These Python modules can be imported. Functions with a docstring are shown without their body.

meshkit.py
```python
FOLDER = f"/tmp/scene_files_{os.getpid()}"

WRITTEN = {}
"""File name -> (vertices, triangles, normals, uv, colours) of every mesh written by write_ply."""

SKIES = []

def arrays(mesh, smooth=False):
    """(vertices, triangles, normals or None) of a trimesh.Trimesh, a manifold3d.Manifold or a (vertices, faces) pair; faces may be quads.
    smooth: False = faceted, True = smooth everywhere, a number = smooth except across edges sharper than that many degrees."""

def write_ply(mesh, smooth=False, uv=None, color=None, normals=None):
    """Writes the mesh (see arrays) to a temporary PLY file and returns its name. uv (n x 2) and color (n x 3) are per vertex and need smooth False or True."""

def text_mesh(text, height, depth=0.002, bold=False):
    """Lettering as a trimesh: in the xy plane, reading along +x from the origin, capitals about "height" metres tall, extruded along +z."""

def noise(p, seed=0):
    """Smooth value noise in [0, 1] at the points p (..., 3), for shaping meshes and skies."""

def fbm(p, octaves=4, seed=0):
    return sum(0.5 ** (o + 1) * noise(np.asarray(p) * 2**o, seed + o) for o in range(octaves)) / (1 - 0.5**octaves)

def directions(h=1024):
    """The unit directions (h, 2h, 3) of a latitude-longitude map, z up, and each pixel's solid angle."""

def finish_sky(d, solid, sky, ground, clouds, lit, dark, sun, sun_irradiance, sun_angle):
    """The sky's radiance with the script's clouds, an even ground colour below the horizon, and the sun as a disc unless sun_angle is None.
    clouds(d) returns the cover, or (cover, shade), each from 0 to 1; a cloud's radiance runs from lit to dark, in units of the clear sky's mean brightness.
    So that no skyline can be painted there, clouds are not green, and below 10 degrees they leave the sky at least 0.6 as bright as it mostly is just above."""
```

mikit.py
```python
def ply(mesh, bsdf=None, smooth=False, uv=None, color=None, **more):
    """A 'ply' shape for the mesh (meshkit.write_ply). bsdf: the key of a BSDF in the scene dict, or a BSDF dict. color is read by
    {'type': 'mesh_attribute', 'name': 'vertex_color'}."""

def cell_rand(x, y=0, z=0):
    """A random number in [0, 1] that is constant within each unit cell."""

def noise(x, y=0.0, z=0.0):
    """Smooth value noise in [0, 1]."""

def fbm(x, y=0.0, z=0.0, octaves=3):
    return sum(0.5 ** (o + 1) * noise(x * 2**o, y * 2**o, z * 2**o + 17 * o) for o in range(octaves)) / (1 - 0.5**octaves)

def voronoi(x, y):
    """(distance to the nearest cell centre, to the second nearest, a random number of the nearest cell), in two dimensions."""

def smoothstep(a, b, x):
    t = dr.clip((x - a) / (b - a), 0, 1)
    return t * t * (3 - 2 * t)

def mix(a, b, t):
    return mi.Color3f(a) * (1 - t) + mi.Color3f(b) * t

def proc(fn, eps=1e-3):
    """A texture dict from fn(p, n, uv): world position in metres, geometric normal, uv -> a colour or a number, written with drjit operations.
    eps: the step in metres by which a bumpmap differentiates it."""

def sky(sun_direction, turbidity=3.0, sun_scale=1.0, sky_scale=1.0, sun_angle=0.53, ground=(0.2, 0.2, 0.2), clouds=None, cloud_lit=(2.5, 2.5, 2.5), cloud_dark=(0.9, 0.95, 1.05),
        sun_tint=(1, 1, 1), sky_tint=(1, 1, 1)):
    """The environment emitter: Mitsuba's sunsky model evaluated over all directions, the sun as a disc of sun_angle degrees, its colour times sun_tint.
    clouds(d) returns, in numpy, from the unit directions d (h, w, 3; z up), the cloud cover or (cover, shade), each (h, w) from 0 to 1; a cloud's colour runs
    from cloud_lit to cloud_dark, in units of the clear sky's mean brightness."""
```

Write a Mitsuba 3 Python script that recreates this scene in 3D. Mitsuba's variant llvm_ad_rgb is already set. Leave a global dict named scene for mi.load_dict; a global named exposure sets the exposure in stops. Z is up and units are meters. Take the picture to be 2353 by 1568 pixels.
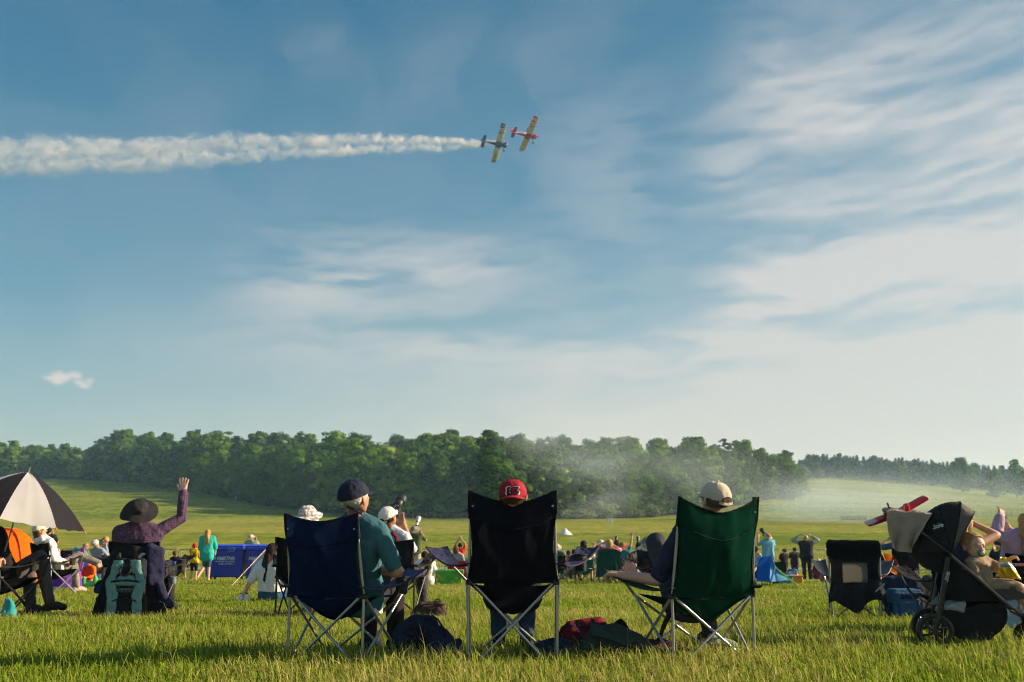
import math, random
import numpy as np, trimesh, drjit as dr, mitsuba as mi
import manifold3d as m3
from manifold3d import Manifold, OpType
import mikit, meshkit
T = mi.ScalarTransform4f
rng = np.random.default_rng(7)
random.seed(7)
scene, labels = {}, {}
PI = math.pi

# ------------------------------------------------------------------ camera, sky, exposure
F, TH, CAMZ = 2288.0, math.atan(403 / 2288.0), 0.95          # focal length in 2353-pixel units, pitch, eye height
CT, ST = math.cos(TH), math.sin(TH)
scene['haze_air'] = {'type': 'homogeneous', 'albedo': {'type': 'rgb', 'value': [0.90, 0.955, 0.985]}, 'sigma_t': {'type': 'rgb', 'value': [0.00016, 0.00026, 0.00038]},
                     'phase': {'type': 'hg', 'g': 0.25}}
scene['camera'] = {'type': 'thinlens', 'fov': math.degrees(2 * math.atan(1176.5 / F)), 'fov_axis': 'x', 'near_clip': 0.1, 'far_clip': 6000.0,
                   'aperture_radius': 0.0042, 'focus_distance': 7.0,
                   'to_world': T().look_at(origin=[0, 0, CAMZ], target=[0, CT, CAMZ + ST], up=[0, 0, 1]), 'medium': {'type': 'ref', 'id': 'haze_air'}}
exposure = 2.92
SUN_AZ, SUN_EL = math.radians(84), math.radians(22.5)
SUN = [math.sin(SUN_AZ) * math.cos(SUN_EL), math.cos(SUN_AZ) * math.cos(SUN_EL), math.sin(SUN_EL)]


def clouds(d):
    az = np.degrees(np.arctan2(d[..., 0], d[..., 1])); el = np.degrees(np.arcsin(np.clip(d[..., 2], -1, 1)))
    sm = lambda a, b, x: (lambda t: t * t * (3 - 2 * t))(np.clip((x - a) / (b - a), 0, 1))
    g = lambda a, e, sa, se: np.exp(-((az - a) / sa) ** 2 - ((el - e) / se) ** 2)
    wob = meshkit.fbm(d * 6.0, 3, 5) - 0.5
    wob2 = meshkit.fbm(d * 14.0, 3, 9) - 0.5
    def streak(kx, ky, tilt, seed, warp=3.0):
        x, y = az + warp * wob * 2, el + warp * wob + 1.2 * wob2
        x, y = x * math.cos(tilt) + y * math.sin(tilt), -x * math.sin(tilt) + y * math.cos(tilt)
        return meshkit.fbm(np.stack([x * kx, y * ky, 0 * x + seed], -1), 5, seed)
    s1 = streak(0.055, 0.40, 0.06, 3, 3.5)
    s2 = streak(0.12, 0.22, -0.35, 4, 6.0)
    s3 = streak(0.15, 1.0, 0.03, 6, 2.2)
    s4 = streak(0.40, 2.3, 0.10, 8, 1.6)
    fib = 0.42 * s1 + 0.33 * s3 + 0.25 * s4
    veil = meshkit.fbm(np.stack([az * 0.06 + wob * 2, el * 0.05, 0 * az], -1), 4, 11)
    soft = 0.7 + 0.6 * (0.5 * s1 + 0.5 * s3)
    c = 0.12 * sm(0.30, 0.75, veil) + 0.08 * sm(30, 10, el)
    c = c + 0.22 * sm(-10, 26, az) * sm(32, 6, el) * soft                                       # milky towards the sun side
    c = c + 0.92 * sm(17, 0.5, el) ** 1.3 * (0.46 + 0.54 * sm(-28, 12, az)) * soft               # pale low sky
    right = sm(9, 18, az + 6 * wob) * sm(31, 22, el) * sm(2, 8, el)
    c = c + right * (0.80 * sm(0.30, 0.78, fib) + 0.12)
    c = c + 0.55 * g(18, 9.5, 11, 3.6) * sm(0.36, 0.66, fib)
    lens = sm(-19, -12, az + 4 * wob) * sm(6, -6, az + 4 * wob) * np.exp(-((el - 13.8 - 0.04 * (az + 8) + 1.4 * wob) / 2.5) ** 2)
    c = c + 0.62 * lens * sm(0.34, 0.66, fib)
    c = c + 0.30 * g(-4, 9.6, 12, 1.6) * sm(0.38, 0.62, fib)
    c = c + 0.30 * g(-14, 26, 4, 4) * sm(0.35, 0.7, s2) + 0.22 * g(6, 19, 5, 6) * sm(0.36, 0.72, 0.6 * s2 + 0.4 * s4) + 0.14 * g(-2, 24, 6, 4) * sm(0.45, 0.75, s2)
    else_ = (np.abs(az) > 30) | (el > 31)
    c = np.where(else_, c + 0.35 * sm(0.45, 0.75, s1) * sm(90, 40, el), c)
    puff = meshkit.fbm(np.stack([az * 1.7 + 2 * wob2, el * 2.8, 0 * az], -1), 4, 21)
    c1 = sm(0.25, 0.75, np.exp(-((az + 24.3) / 1.55) ** 2 - ((el - 7.05) / 0.46) ** 2) * (0.10 + 1.75 * puff))
    c2 = 0.6 * sm(0.25, 0.8, np.exp(-((az - 15.9) / 1.7) ** 2 - ((el - 8.75) / 0.5) ** 2) * (0.4 + 1.1 * puff))
    c = np.maximum(np.clip(c, 0, 0.90), np.maximum(0.95 * c1, c2))
    return c, 0.15 * (1 - c1) + 0.10 * c1


scene['sky'] = mikit.sky(SUN, turbidity=2.6, sun_scale=1.0, sky_scale=0.47, sky_tint=(0.16, 0.78, 0.95), sun_tint=(0.95, 0.98, 1.14), ground=(0.12, 0.15, 0.05), clouds=clouds,
                         cloud_lit=(4.25, 4.20, 4.18), cloud_dark=(2.0, 2.0, 2.0))


# ------------------------------------------------------------------ helpers
def pix(x, y, Y):
    """The world point at distance Y seen at pixel (x, y) of the 2353 x 1568 photograph: used once, to read positions off it."""
    u, v = (x - 1176.5) / F, (784 - y) / F
    d = np.array([u, CT - v * ST, ST + v * CT])
    return np.array([0, 0, CAMZ]) + d * (Y / d[1])


PALETTE, PAL_ARRAYS = {}, []


def palette(p, n, uv):
    if not PAL_ARRAYS:
        a = np.array(list(PALETTE), np.float32).reshape(-1, 3)
        PAL_ARRAYS.extend(mi.Float(np.ascontiguousarray(a[:, k])) for k in range(3))
    i = mi.UInt32(dr.clip(uv.y, 0, len(PALETTE) - .5))
    return mi.Color3f(*[dr.gather(mi.Float, a, i) for a in PAL_ARRAYS]) * uv.x



def tm(m):
    if isinstance(m, Manifold):
        q = m.to_mesh()
        return trimesh.Trimesh(np.array(q.vert_properties[:, :3], float), np.array(q.tri_verts), process=False)
    return m


def put(key, mesh, bsdf='cloth', col=(.5, .5, .5), smooth=35):
    """One entry of the scene: mesh in world space, colour a triple, an array or a function of the vertices."""
    if isinstance(mesh, (list, tuple)):
        mesh = trimesh.util.concatenate([tm(x) for x in mesh])
    mesh = tm(mesh)
    if smooth and smooth is not True:
        mesh = trimesh.graph.smooth_shade(mesh, angle=math.radians(smooth), facet_minarea=None)
    v = np.asarray(mesh.vertices)
    if isinstance(col, mottled) or not callable(col) and np.ndim(col) == 1:     # one colour times a tone: the palette's entry and the tone go into the uv
        base, tone = (col.col, col.tone(v)) if isinstance(col, mottled) else (col, np.ones(len(v)))
        base = tuple(float(x) for x in base)
        if base not in PALETTE: PALETTE[base] = len(PALETTE)
        scene[key] = mikit.ply(mesh, bsdf + '_plain', smooth=bool(smooth), uv=np.stack([tone, np.full(len(v), PALETTE[base] + .5)], 1))
        return key
    c = np.broadcast_to(np.asarray(col(v) if callable(col) else col, float), (len(v), 3))
    scene[key] = mikit.ply(mesh, bsdf, smooth=bool(smooth), color=np.ascontiguousarray(c))
    return key


def numbered(name):
    if not any(k == name or k.startswith(name + '__') for k in list(scene) + list(labels)):
        return name
    i = 1
    while any(k == f'{name}_{i:03d}' or k.startswith(f'{name}_{i:03d}__') for k in list(scene) + list(labels)):
        i += 1
    return f'{name}_{i:03d}'


def thing(name, label, cat, group=None, **more):
    key = numbered(name)
    labels[key] = {'label': label, 'category': cat, **more}
    if group:
        labels[key]['group'] = group
    return key


def part(root, name, *a, **k):
    return put(numbered(root + '__' + name), *a, **k)


ICO = {n: np.array(trimesh.creation.icosphere(subdivisions=n).vertices) for n in (1, 2, 3)}


def hull(balls, n=2):
    """Hull of spheres given as (point, radius)."""
    return Manifold.hull_points(np.vstack([ICO[n] * r + np.asarray(p, float) for p, r in balls]))


def union(parts):
    return Manifold.batch_boolean(list(parts), OpType.Add)


def soften(m, length, it=8):
    t = tm(m.refine_to_length(length)) if length else tm(m)
    t.merge_vertices()
    if it:
        trimesh.smoothing.filter_taubin(t, lamb=0.5, nu=0.53, iterations=it)
    return t


def tube(pts, r, sides=8, cap=True):
    """A tube along a polyline; r a number or one per point."""
    p = np.asarray(pts, float); n = len(p); r = np.broadcast_to(r, (n,))
    t = np.gradient(p, axis=0) if n > 2 else np.repeat([p[1] - p[0]], n, 0)
    t /= np.linalg.norm(t, axis=1, keepdims=True) + 1e-12
    ref = np.array([0, 0, 1.0]) if abs(t[:, 2]).mean() < 0.8 else np.array([1.0, 0, 0])
    a = np.cross(t, ref); a /= np.linalg.norm(a, axis=1, keepdims=True) + 1e-12
    b = np.cross(t, a); an = np.arange(sides) * 2 * PI / sides
    v = (p[:, None] + r[:, None, None] * (np.cos(an)[None, :, None] * a[:, None] + np.sin(an)[None, :, None] * b[:, None])).reshape(-1, 3)
    i, j = np.meshgrid(np.arange(n - 1), np.arange(sides), indexing='ij')
    q = np.stack([i * sides + j, i * sides + (j + 1) % sides, (i + 1) * sides + (j + 1) % sides, (i + 1) * sides + j], -1).reshape(-1, 4)
    f = [q[:, [0, 2, 1]], q[:, [0, 3, 2]]]
    if cap:
        v = np.vstack([v, p[0], p[-1]]); k = np.arange(sides); e = n * sides
        f += [np.stack([k, (k + 1) % sides, 0 * k + e], 1), np.stack([(k + 1) % sides + (n - 1) * sides, k + (n - 1) * sides, 0 * k + e + 1], 1)]
    return trimesh.Trimesh(v, np.vstack(f), process=False)


def grid_sheet(P, thick=0.0):
    """A sheet from an (n, m, 3) array of points; with a thickness it is closed."""
    n, m, _ = P.shape
    i, j = np.meshgrid(np.arange(n - 1), np.arange(m - 1), indexing='ij')
    q = np.stack([i * m + j, (i + 1) * m + j, (i + 1) * m + j + 1, i * m + j + 1], -1).reshape(-1, 4)
    f = np.vstack([q[:, [0, 1, 2]], q[:, [0, 2, 3]]])
    t = trimesh.Trimesh(P.reshape(-1, 3), f, process=False)
    if thick:
        nv = t.vertex_normals
        k = n * m
        edge = [(a * m, (a + 1) * m) for a in range(n - 1)][::-1]
        loop = [a * m for a in range(n)] + [(n - 1) * m + b for b in range(1, m)] + [a * m + m - 1 for a in range(n - 2, -1, -1)] + [b for b in range(m - 2, 0, -1)]
        l0 = np.array(loop); l1 = np.roll(l0, -1)
        sf = np.vstack([np.stack([l0, l1 + k, l1], 1), np.stack([l0, l0 + k, l1 + k], 1)])
        t = trimesh.Trimesh(np.vstack([P.reshape(-1, 3) + nv * thick / 2, P.reshape(-1, 3) - nv * thick / 2]), np.vstack([f, f[:, ::-1] + k, sf]), process=False)
    return t


def place(pos=(0, 0, 0), rz=0.0, rx=0.0, ry=0.0, s=1.0):
    M = trimesh.transformations.euler_matrix(rx, ry, rz, 'sxyz'); M[:3, :3] *= s; M[:3, 3] = pos
    return M


def moved(m, M):
    m = tm(m).copy(); m.apply_transform(M); return m


def rbox(sx, sy, sz, r=0.01, c=(0, 0, 0), n=1):
    return hull([((c[0] + a * (sx / 2 - r), c[1] + b * (sy / 2 - r), c[2] + e * (sz / 2 - r)), r) for a in (-1, 1) for b in (-1, 1) for e in (-1, 1)], n)


def wrinkle(mesh, amp=0.006, freq=14.0, seed=0, stretch=(1, 1, 1)):
    m = tm(mesh).copy(); m.merge_vertices()
    p = np.asarray(m.vertices) * freq * np.asarray(stretch)
    m.vertices = np.asarray(m.vertices) + np.asarray(m.vertex_normals) * ((meshkit.fbm(p, 3, seed) - 0.5) * 2 * amp)[:, None]
    return m


class mottled:
    """A colour with an uneven tone, as a function of the vertices."""
    def __init__(self, col, amt=0.12, freq=9.0, seed=0):
        self.col, self.amt, self.freq, self.seed = col, amt, freq, seed

    def tone(self, v):
        return 1 + self.amt * 2 * (meshkit.fbm(np.asarray(v) * self.freq, 3, self.seed) - 0.5)

    def __call__(self, v):
        return np.asarray(self.col) * self.tone(v)[:, None]


# ------------------------------------------------------------------ materials (colours are per vertex)
VC = {'type': 'mesh_attribute', 'name': 'vertex_color'}


def fold(p, n, uv):
    return mikit.fbm(p.x * 22, p.y * 22, p.z * 14, 2) + 0.25 * mikit.noise(p.x * 110, p.y * 110, p.z * 110)


scene['cloth'] = {'type': 'twosided', 'b': {'type': 'bumpmap', 'scale': 0.02, 't': mikit.proc(fold, eps=4e-3), 'b': {'type': 'principled', 'base_color': VC, 'roughness': 0.85, 'specular': 0.25}}}
scene['thin_cloth'] = {'type': 'principledthin', 'base_color': VC, 'roughness': 0.8, 'diff_trans': 0.55, 'spec_trans': 0.0}
scene['skin'] = {'type': 'twosided', 'b': {'type': 'principled', 'base_color': VC, 'roughness': 0.55, 'specular': 0.4}}
scene['matte'] = {'type': 'twosided', 'b': {'type': 'diffuse', 'reflectance': VC}}
scene['plastic'] = {'type': 'twosided', 'b': {'type': 'principled', 'base_color': VC, 'roughness': 0.35, 'specular': 0.5}}
scene['gloss'] = {'type': 'twosided', 'b': {'type': 'principled', 'base_color': VC, 'roughness': 0.18, 'specular': 0.5, 'clearcoat': 0.5}}
scene['steel'] = {'type': 'twosided', 'b': {'type': 'principled', 'base_color': VC, 'roughness': 0.38, 'metallic': 0.75, 'specular': 0.5}}
scene['foil'] = {'type': 'twosided', 'b': {'type': 'principled', 'base_color': VC, 'roughness': 0.22, 'metallic': 0.35, 'specular': 0.6}}
scene['leaf'] = {'type': 'principledthin', 'base_color': VC, 'roughness': 0.6, 'diff_trans': 0.35, 'spec_trans': 0.0}
scene['blade'] = {'type': 'principledthin', 'base_color': VC, 'roughness': 0.5, 'diff_trans': 0.95, 'spec_trans': 0.0}
PT = mikit.proc(palette)
for _n in ('cloth', 'thin_cloth', 'skin', 'matte', 'plastic', 'gloss', 'steel', 'foil'):
    plain = lambda d: {a: (PT if b is VC else plain(b) if isinstance(b, dict) else b) for a, b in d.items()}
    scene[_n + '_plain'] = plain(scene[_n])
scene['clear_plastic'] = scene['clear_plastic_plain'] = {'type': 'thindielectric', 'int_ior': 1.3}

# ------------------------------------------------------------------ the lie of the land
NEAR = np.array([(-400, 3.0), (-50, 1.2), (0, .1), (5, .01), (7, 0), (12, -.185), (20, -.50), (33, -1.10), (39, -1.52), (44, -1.64), (60, -1.68)])
COLS = np.array([  # column, edge of the wood, row of that edge, row of the tree tops
    (-1400, 430, 1098, 1030), (-100, 410, 1099, 1040), (0, 400, 1100, 1035), (120, 395, 1100, 1020), (250, 380, 1107, 1012), (400, 335, 1124, 1000), (500, 300, 1142, 990),
    (640, 262, 1166, 998), (760, 238, 1181, 1004), (900, 226, 1190, 1012), (1300, 230, 1194, 1003), (1480, 240, 1190, 1010), (1600, 250, 1177, 1018),
    (1720, 266, 1158, 1032), (1800, 285, 1143, 1055), (1870, 560, 1098, 1042), (1910, 560, 1101, 1042), (2050, 560, 1110, 1043), (2200, 560, 1122, 1046), (2353, 560, 1134, 1048), (3600, 560, 1140, 1050)])
GY = np.exp(np.linspace(math.log(60), math.log(2400), 90))
GX = np.linspace(-1300, 3500, 140)
_E, _R, _TP = (np.interp(GX, COLS[:, 0], COLS[:, k]) for k in (1, 2, 3))
R60 = 784 + F * math.tan(TH - math.atan((-1.68 - CAMZ) / 60.0))
ROWS = np.zeros((len(GX), len(GY)))
for a, (e, r, t) in enumerate(zip(_E, _R, _TP)):
    yv, rv = 205.0, 1197.5                                     # the level airfield ends there and the slopes begin
    flat = R60 + (rv - R60) * np.clip((1 / 60 - 1 / GY) / (1 / 60 - 1 / yv), 0, 1)
    rise = rv + (r - rv) * np.clip((1 / yv - 1 / GY) / (1 / yv - 1 / e), 0, 1)
    inside = np.where(GY <= yv, flat, rise)
    hill = max(min(r - 14, t + 112 * (230 / e) ** 0.6), t + 60)
    back = np.interp(GY / e, [1, 1.12, 1.42, 2.0, 5, 12], [r, r - 10, hill, hill + 4, t + 120, 1165])
    ROWS[a] = np.where(GY <= e, inside, back)
_k = np.exp(-0.5 * (np.arange(-9, 10) / 3.5) ** 2); _k /= _k.sum()
_sm = np.stack([np.convolve(np.pad(ROWS[:, j], 9, mode='edge'), _k, 'valid') for j in range(len(GY))], 1)
_w = np.clip((230 - GY) / 60, 0, 1)[None, :]; ROWS = ROWS * (1 - _w) + _sm * _w
GZ = CAMZ + GY[None, :] * np.tan(TH + np.arctan((784 - ROWS) / F))


def H(x, y):
    """Height of the ground."""
    x, y = np.asarray(x, float), np.asarray(y, float)
    near = np.interp(y, NEAR[:, 0], NEAR[:, 1]) + 0.03 * (meshkit.fbm(np.stack([x * .35, y * .35, 0 * x], -1), 2, 3) - .5) * np.clip((y + 50) / 50, 0, 1)
    yy = np.maximum(y, 60.0)
    col = np.clip(x / (yy * CT) * F + 1176.5, GX[0], GX[-1])
    fi = (col - GX[0]) / (GX[1] - GX[0]); fj = np.log(np.clip(yy, 60, 2399) / 60) / (math.log(2400 / 60) / (len(GY) - 1))
    i = np.clip(fi.astype(int), 0, len(GX) - 2); j = np.clip(fj.astype(int), 0, len(GY) - 2); a, b = fi - i, fj - j
    far = (GZ[i, j] * (1 - a) + GZ[i + 1, j] * a) * (1 - b) + (GZ[i, j + 1] * (1 - a) + GZ[i + 1, j + 1] * a) * b
    w = np.clip((y - 46) / 24, 0, 1); w = w * w * (3 - 2 * w)
    return np.where(y < 46, near, near * (1 - w) + far * w)


def on(x, Y):
    """The point of the ground in column x of the photograph at distance Y."""
    z = 0.0
    for _ in range(3):
        X = (x - 1176.5) / F * (Y * CT + (z - CAMZ) * ST); z = float(H(X, Y))
    return np.array([X, Y, z])


def rowof(P):
    d = np.asarray(P) - [0, 0, CAMZ]
    return 784 - F * (d[2] * CT - d[1] * ST) / (d[1] * CT + d[2] * ST)


ang = np.concatenate([np.linspace(-40, 40, 180), np.linspace(40, 320, 80)[1:-1]]) * PI / 180
rad = np.concatenate([[0.0], np.exp(np.linspace(math.log(1.5), math.log(2300), 170))])
A, R = np.meshgrid(ang, rad, indexing='ij')
gx, gy = R * np.sin(A), R * np.cos(A)
gP = np.stack([gx, gy, H(gx, gy)], -1)
na, nr = A.shape
ii, jj = np.meshgrid(np.arange(na), np.arange(nr - 1), indexing='ij')
q = np.stack([ii * nr + jj, ii * nr + jj + 1, ((ii + 1) % na) * nr + jj + 1, ((ii + 1) % na) * nr + jj], -1).reshape(-1, 4)
gf = np.vstack([q[:, [0, 2, 1]], q[:, [0, 3, 2]]])


def field_colour(p, n, uv):
    big = mikit.fbm(p.x * 0.035, p.y * 0.03, 0.0, 3)
    mid = mikit.fbm(p.x * 0.5, p.y * 0.35, 1.0, 3)
    fine = mikit.fbm(p.x * 3.1, p.y * 2.2, 2.0, 2)
    line = mikit.fbm(p.x * 0.015, p.y * 0.22, 5.0, 2)
    tuft = mikit.fbm(p.x * 1.3, p.y * 0.55, 7.0, 3)
    t = mikit.smoothstep(0.34, 0.66, 0.30 * big + 0.20 * mid + 0.12 * fine + 0.16 * tuft + 0.22 * line)
    c = mikit.mix((0.105, 0.168, 0.015), (0.245, 0.268, 0.048), t)
    strip = mikit.smoothstep(60, 68, p.y + 3 * big) * (1 - mikit.smoothstep(78, 84, p.y + 3 * big)) + 0.8 * mikit.smoothstep(118, 130, p.y + 8 * big) * (1 - mikit.smoothstep(205, 212, p.y))
    c = mikit.mix(c, mi.Color3f(0.30, 0.285, 0.068) * (0.75 + 0.5 * mid), dr.clip(strip, 0, 1) * 0.55)
    soil = mikit.mix((0.050, 0.058, 0.014), (0.14, 0.125, 0.045), mikit.smoothstep(0.35, 0.7, fine * 0.5 + mid * 0.5))
    c = c * (0.72 + 0.56 * tuft)
    track = dr.exp(-dr.square((p.y - 92 - 0.05 * p.x - 3 * big) / 0.5)) + dr.exp(-dr.square((p.y - 94.2 - 0.05 * p.x - 3 * big) / 0.5)) + dr.exp(-dr.square((p.x + 30 - 0.35 * p.y - 6 * big) / 0.45)) + dr.exp(-dr.square((p.x + 32 - 0.35 * p.y - 6 * big) / 0.45))
    c = mikit.mix(c, (0.26, 0.24, 0.075), dr.clip(track, 0, 1) * 0.35 * mikit.smoothstep(55, 62, p.y))
    return mikit.mix(soil, c, mikit.smoothstep(14, 46, p.y))


scene['turf'] = {'type': 'diffuse', 'reflectance': mikit.proc(field_colour)}
scene['field'] = mikit.ply(trimesh.Trimesh(gP.reshape(-1, 3), gf, process=False), 'turf', smooth=True)
labels['field'] = {'label': 'sunlit mown grass airfield rising to wooded slopes', 'category': 'field', 'kind': 'structure'}


def blades(n, y0, y1, hmin, hmax, w0, seed, tall=0.04, dry=0.0):
    r = np.random.default_rng(seed)
    y = np.sqrt(r.uniform(y0 ** 2, y1 ** 2, n)); x = r.uniform(-0.60, 0.60, n) * y
    cl = meshkit.fbm(np.stack([x * 1.6, y * 1.6, 0 * x], -1), 3, 4); big = meshkit.fbm(np.stack([x * .35, y * .35, 0 * x + 3], -1), 3, 8)
    keep = r.uniform(0, 1, n) < 0.35 + 1.1 * cl
    x, y, cl, big = x[keep], y[keep], cl[keep], big[keep]; n = len(x)
    h = r.uniform(hmin, hmax, n) * (0.55 + 0.9 * cl)
    isTall = r.uniform(0, 1, n) < tall
    h = np.where(isTall, h * r.uniform(1.3, 2.0, n), h)
    a = r.uniform(0, 2 * PI, n); lean = r.uniform(0.1, 1.15, n) * h; la = r.normal(2.6, 1.3, n)
    dx, dy = np.cos(la) * lean, np.sin(la) * lean
    w = w0 * r.uniform(0.6, 1.3, n) * np.where(isTall, 0.55, 1)
    wx, wy = np.cos(a) * w / 2, np.sin(a) * w / 2
    z = H(x, y) - 0.01
    P = np.stack([np.stack([x - wx, y - wy, z], -1), np.stack([x + wx, y + wy, z], -1),
                  np.stack([x + dx * .38 - wx * .85, y + dy * .38 - wy * .85, z + h * .6], -1), np.stack([x + dx * .38 + wx * .85, y + dy * .38 + wy * .85, z + h * .6], -1),
                  np.stack([x + dx, y + dy, z + h * (1 - 0.45 * lean / h)], -1)], 1)
    k = np.arange(n)[:, None] * 5
    f = np.concatenate([k + [0, 1, 3], k + [0, 3, 2], k + [2, 3, 4]], 0)
    straw = np.clip((r.uniform(0, 1, n) * 0.78 + 0.9 * (big - 0.5) + 0.35 * (cl - .5)) - dry, 0, 1)
    straw = np.where(isTall, np.maximum(straw, 0.65), straw); s = np.clip((straw - 0.44) / 0.25, 0, 1)[:, None]
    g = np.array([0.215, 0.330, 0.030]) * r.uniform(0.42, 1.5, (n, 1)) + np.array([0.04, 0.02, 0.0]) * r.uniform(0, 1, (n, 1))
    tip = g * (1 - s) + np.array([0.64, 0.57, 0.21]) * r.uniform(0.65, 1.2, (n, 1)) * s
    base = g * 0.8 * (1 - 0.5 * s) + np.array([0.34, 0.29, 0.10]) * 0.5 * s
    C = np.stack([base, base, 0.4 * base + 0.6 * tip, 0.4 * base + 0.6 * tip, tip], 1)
    return P.reshape(-1, 3), f, C.reshape(-1, 3)


def add_grass(key, sets):
    V, Fc, C, o = [], [], [], 0
    for s in sets:
        v, f, c = blades(*s); V.append(v); Fc.append(f + o); C.append(c); o += len(v)
    scene[key] = mikit.ply((np.vstack(V), np.vstack(Fc)), 'blade', smooth=False, color=np.vstack(C))


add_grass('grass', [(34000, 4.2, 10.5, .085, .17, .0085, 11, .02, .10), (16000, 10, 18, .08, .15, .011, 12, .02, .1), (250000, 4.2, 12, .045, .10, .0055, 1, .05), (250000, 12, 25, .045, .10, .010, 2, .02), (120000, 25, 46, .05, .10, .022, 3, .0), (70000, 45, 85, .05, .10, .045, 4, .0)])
labels['grass'] = {'label': 'tufted sunlit meadow grass with straw tips under the spectators', 'category': 'grass', 'kind': 'stuff'}


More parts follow.
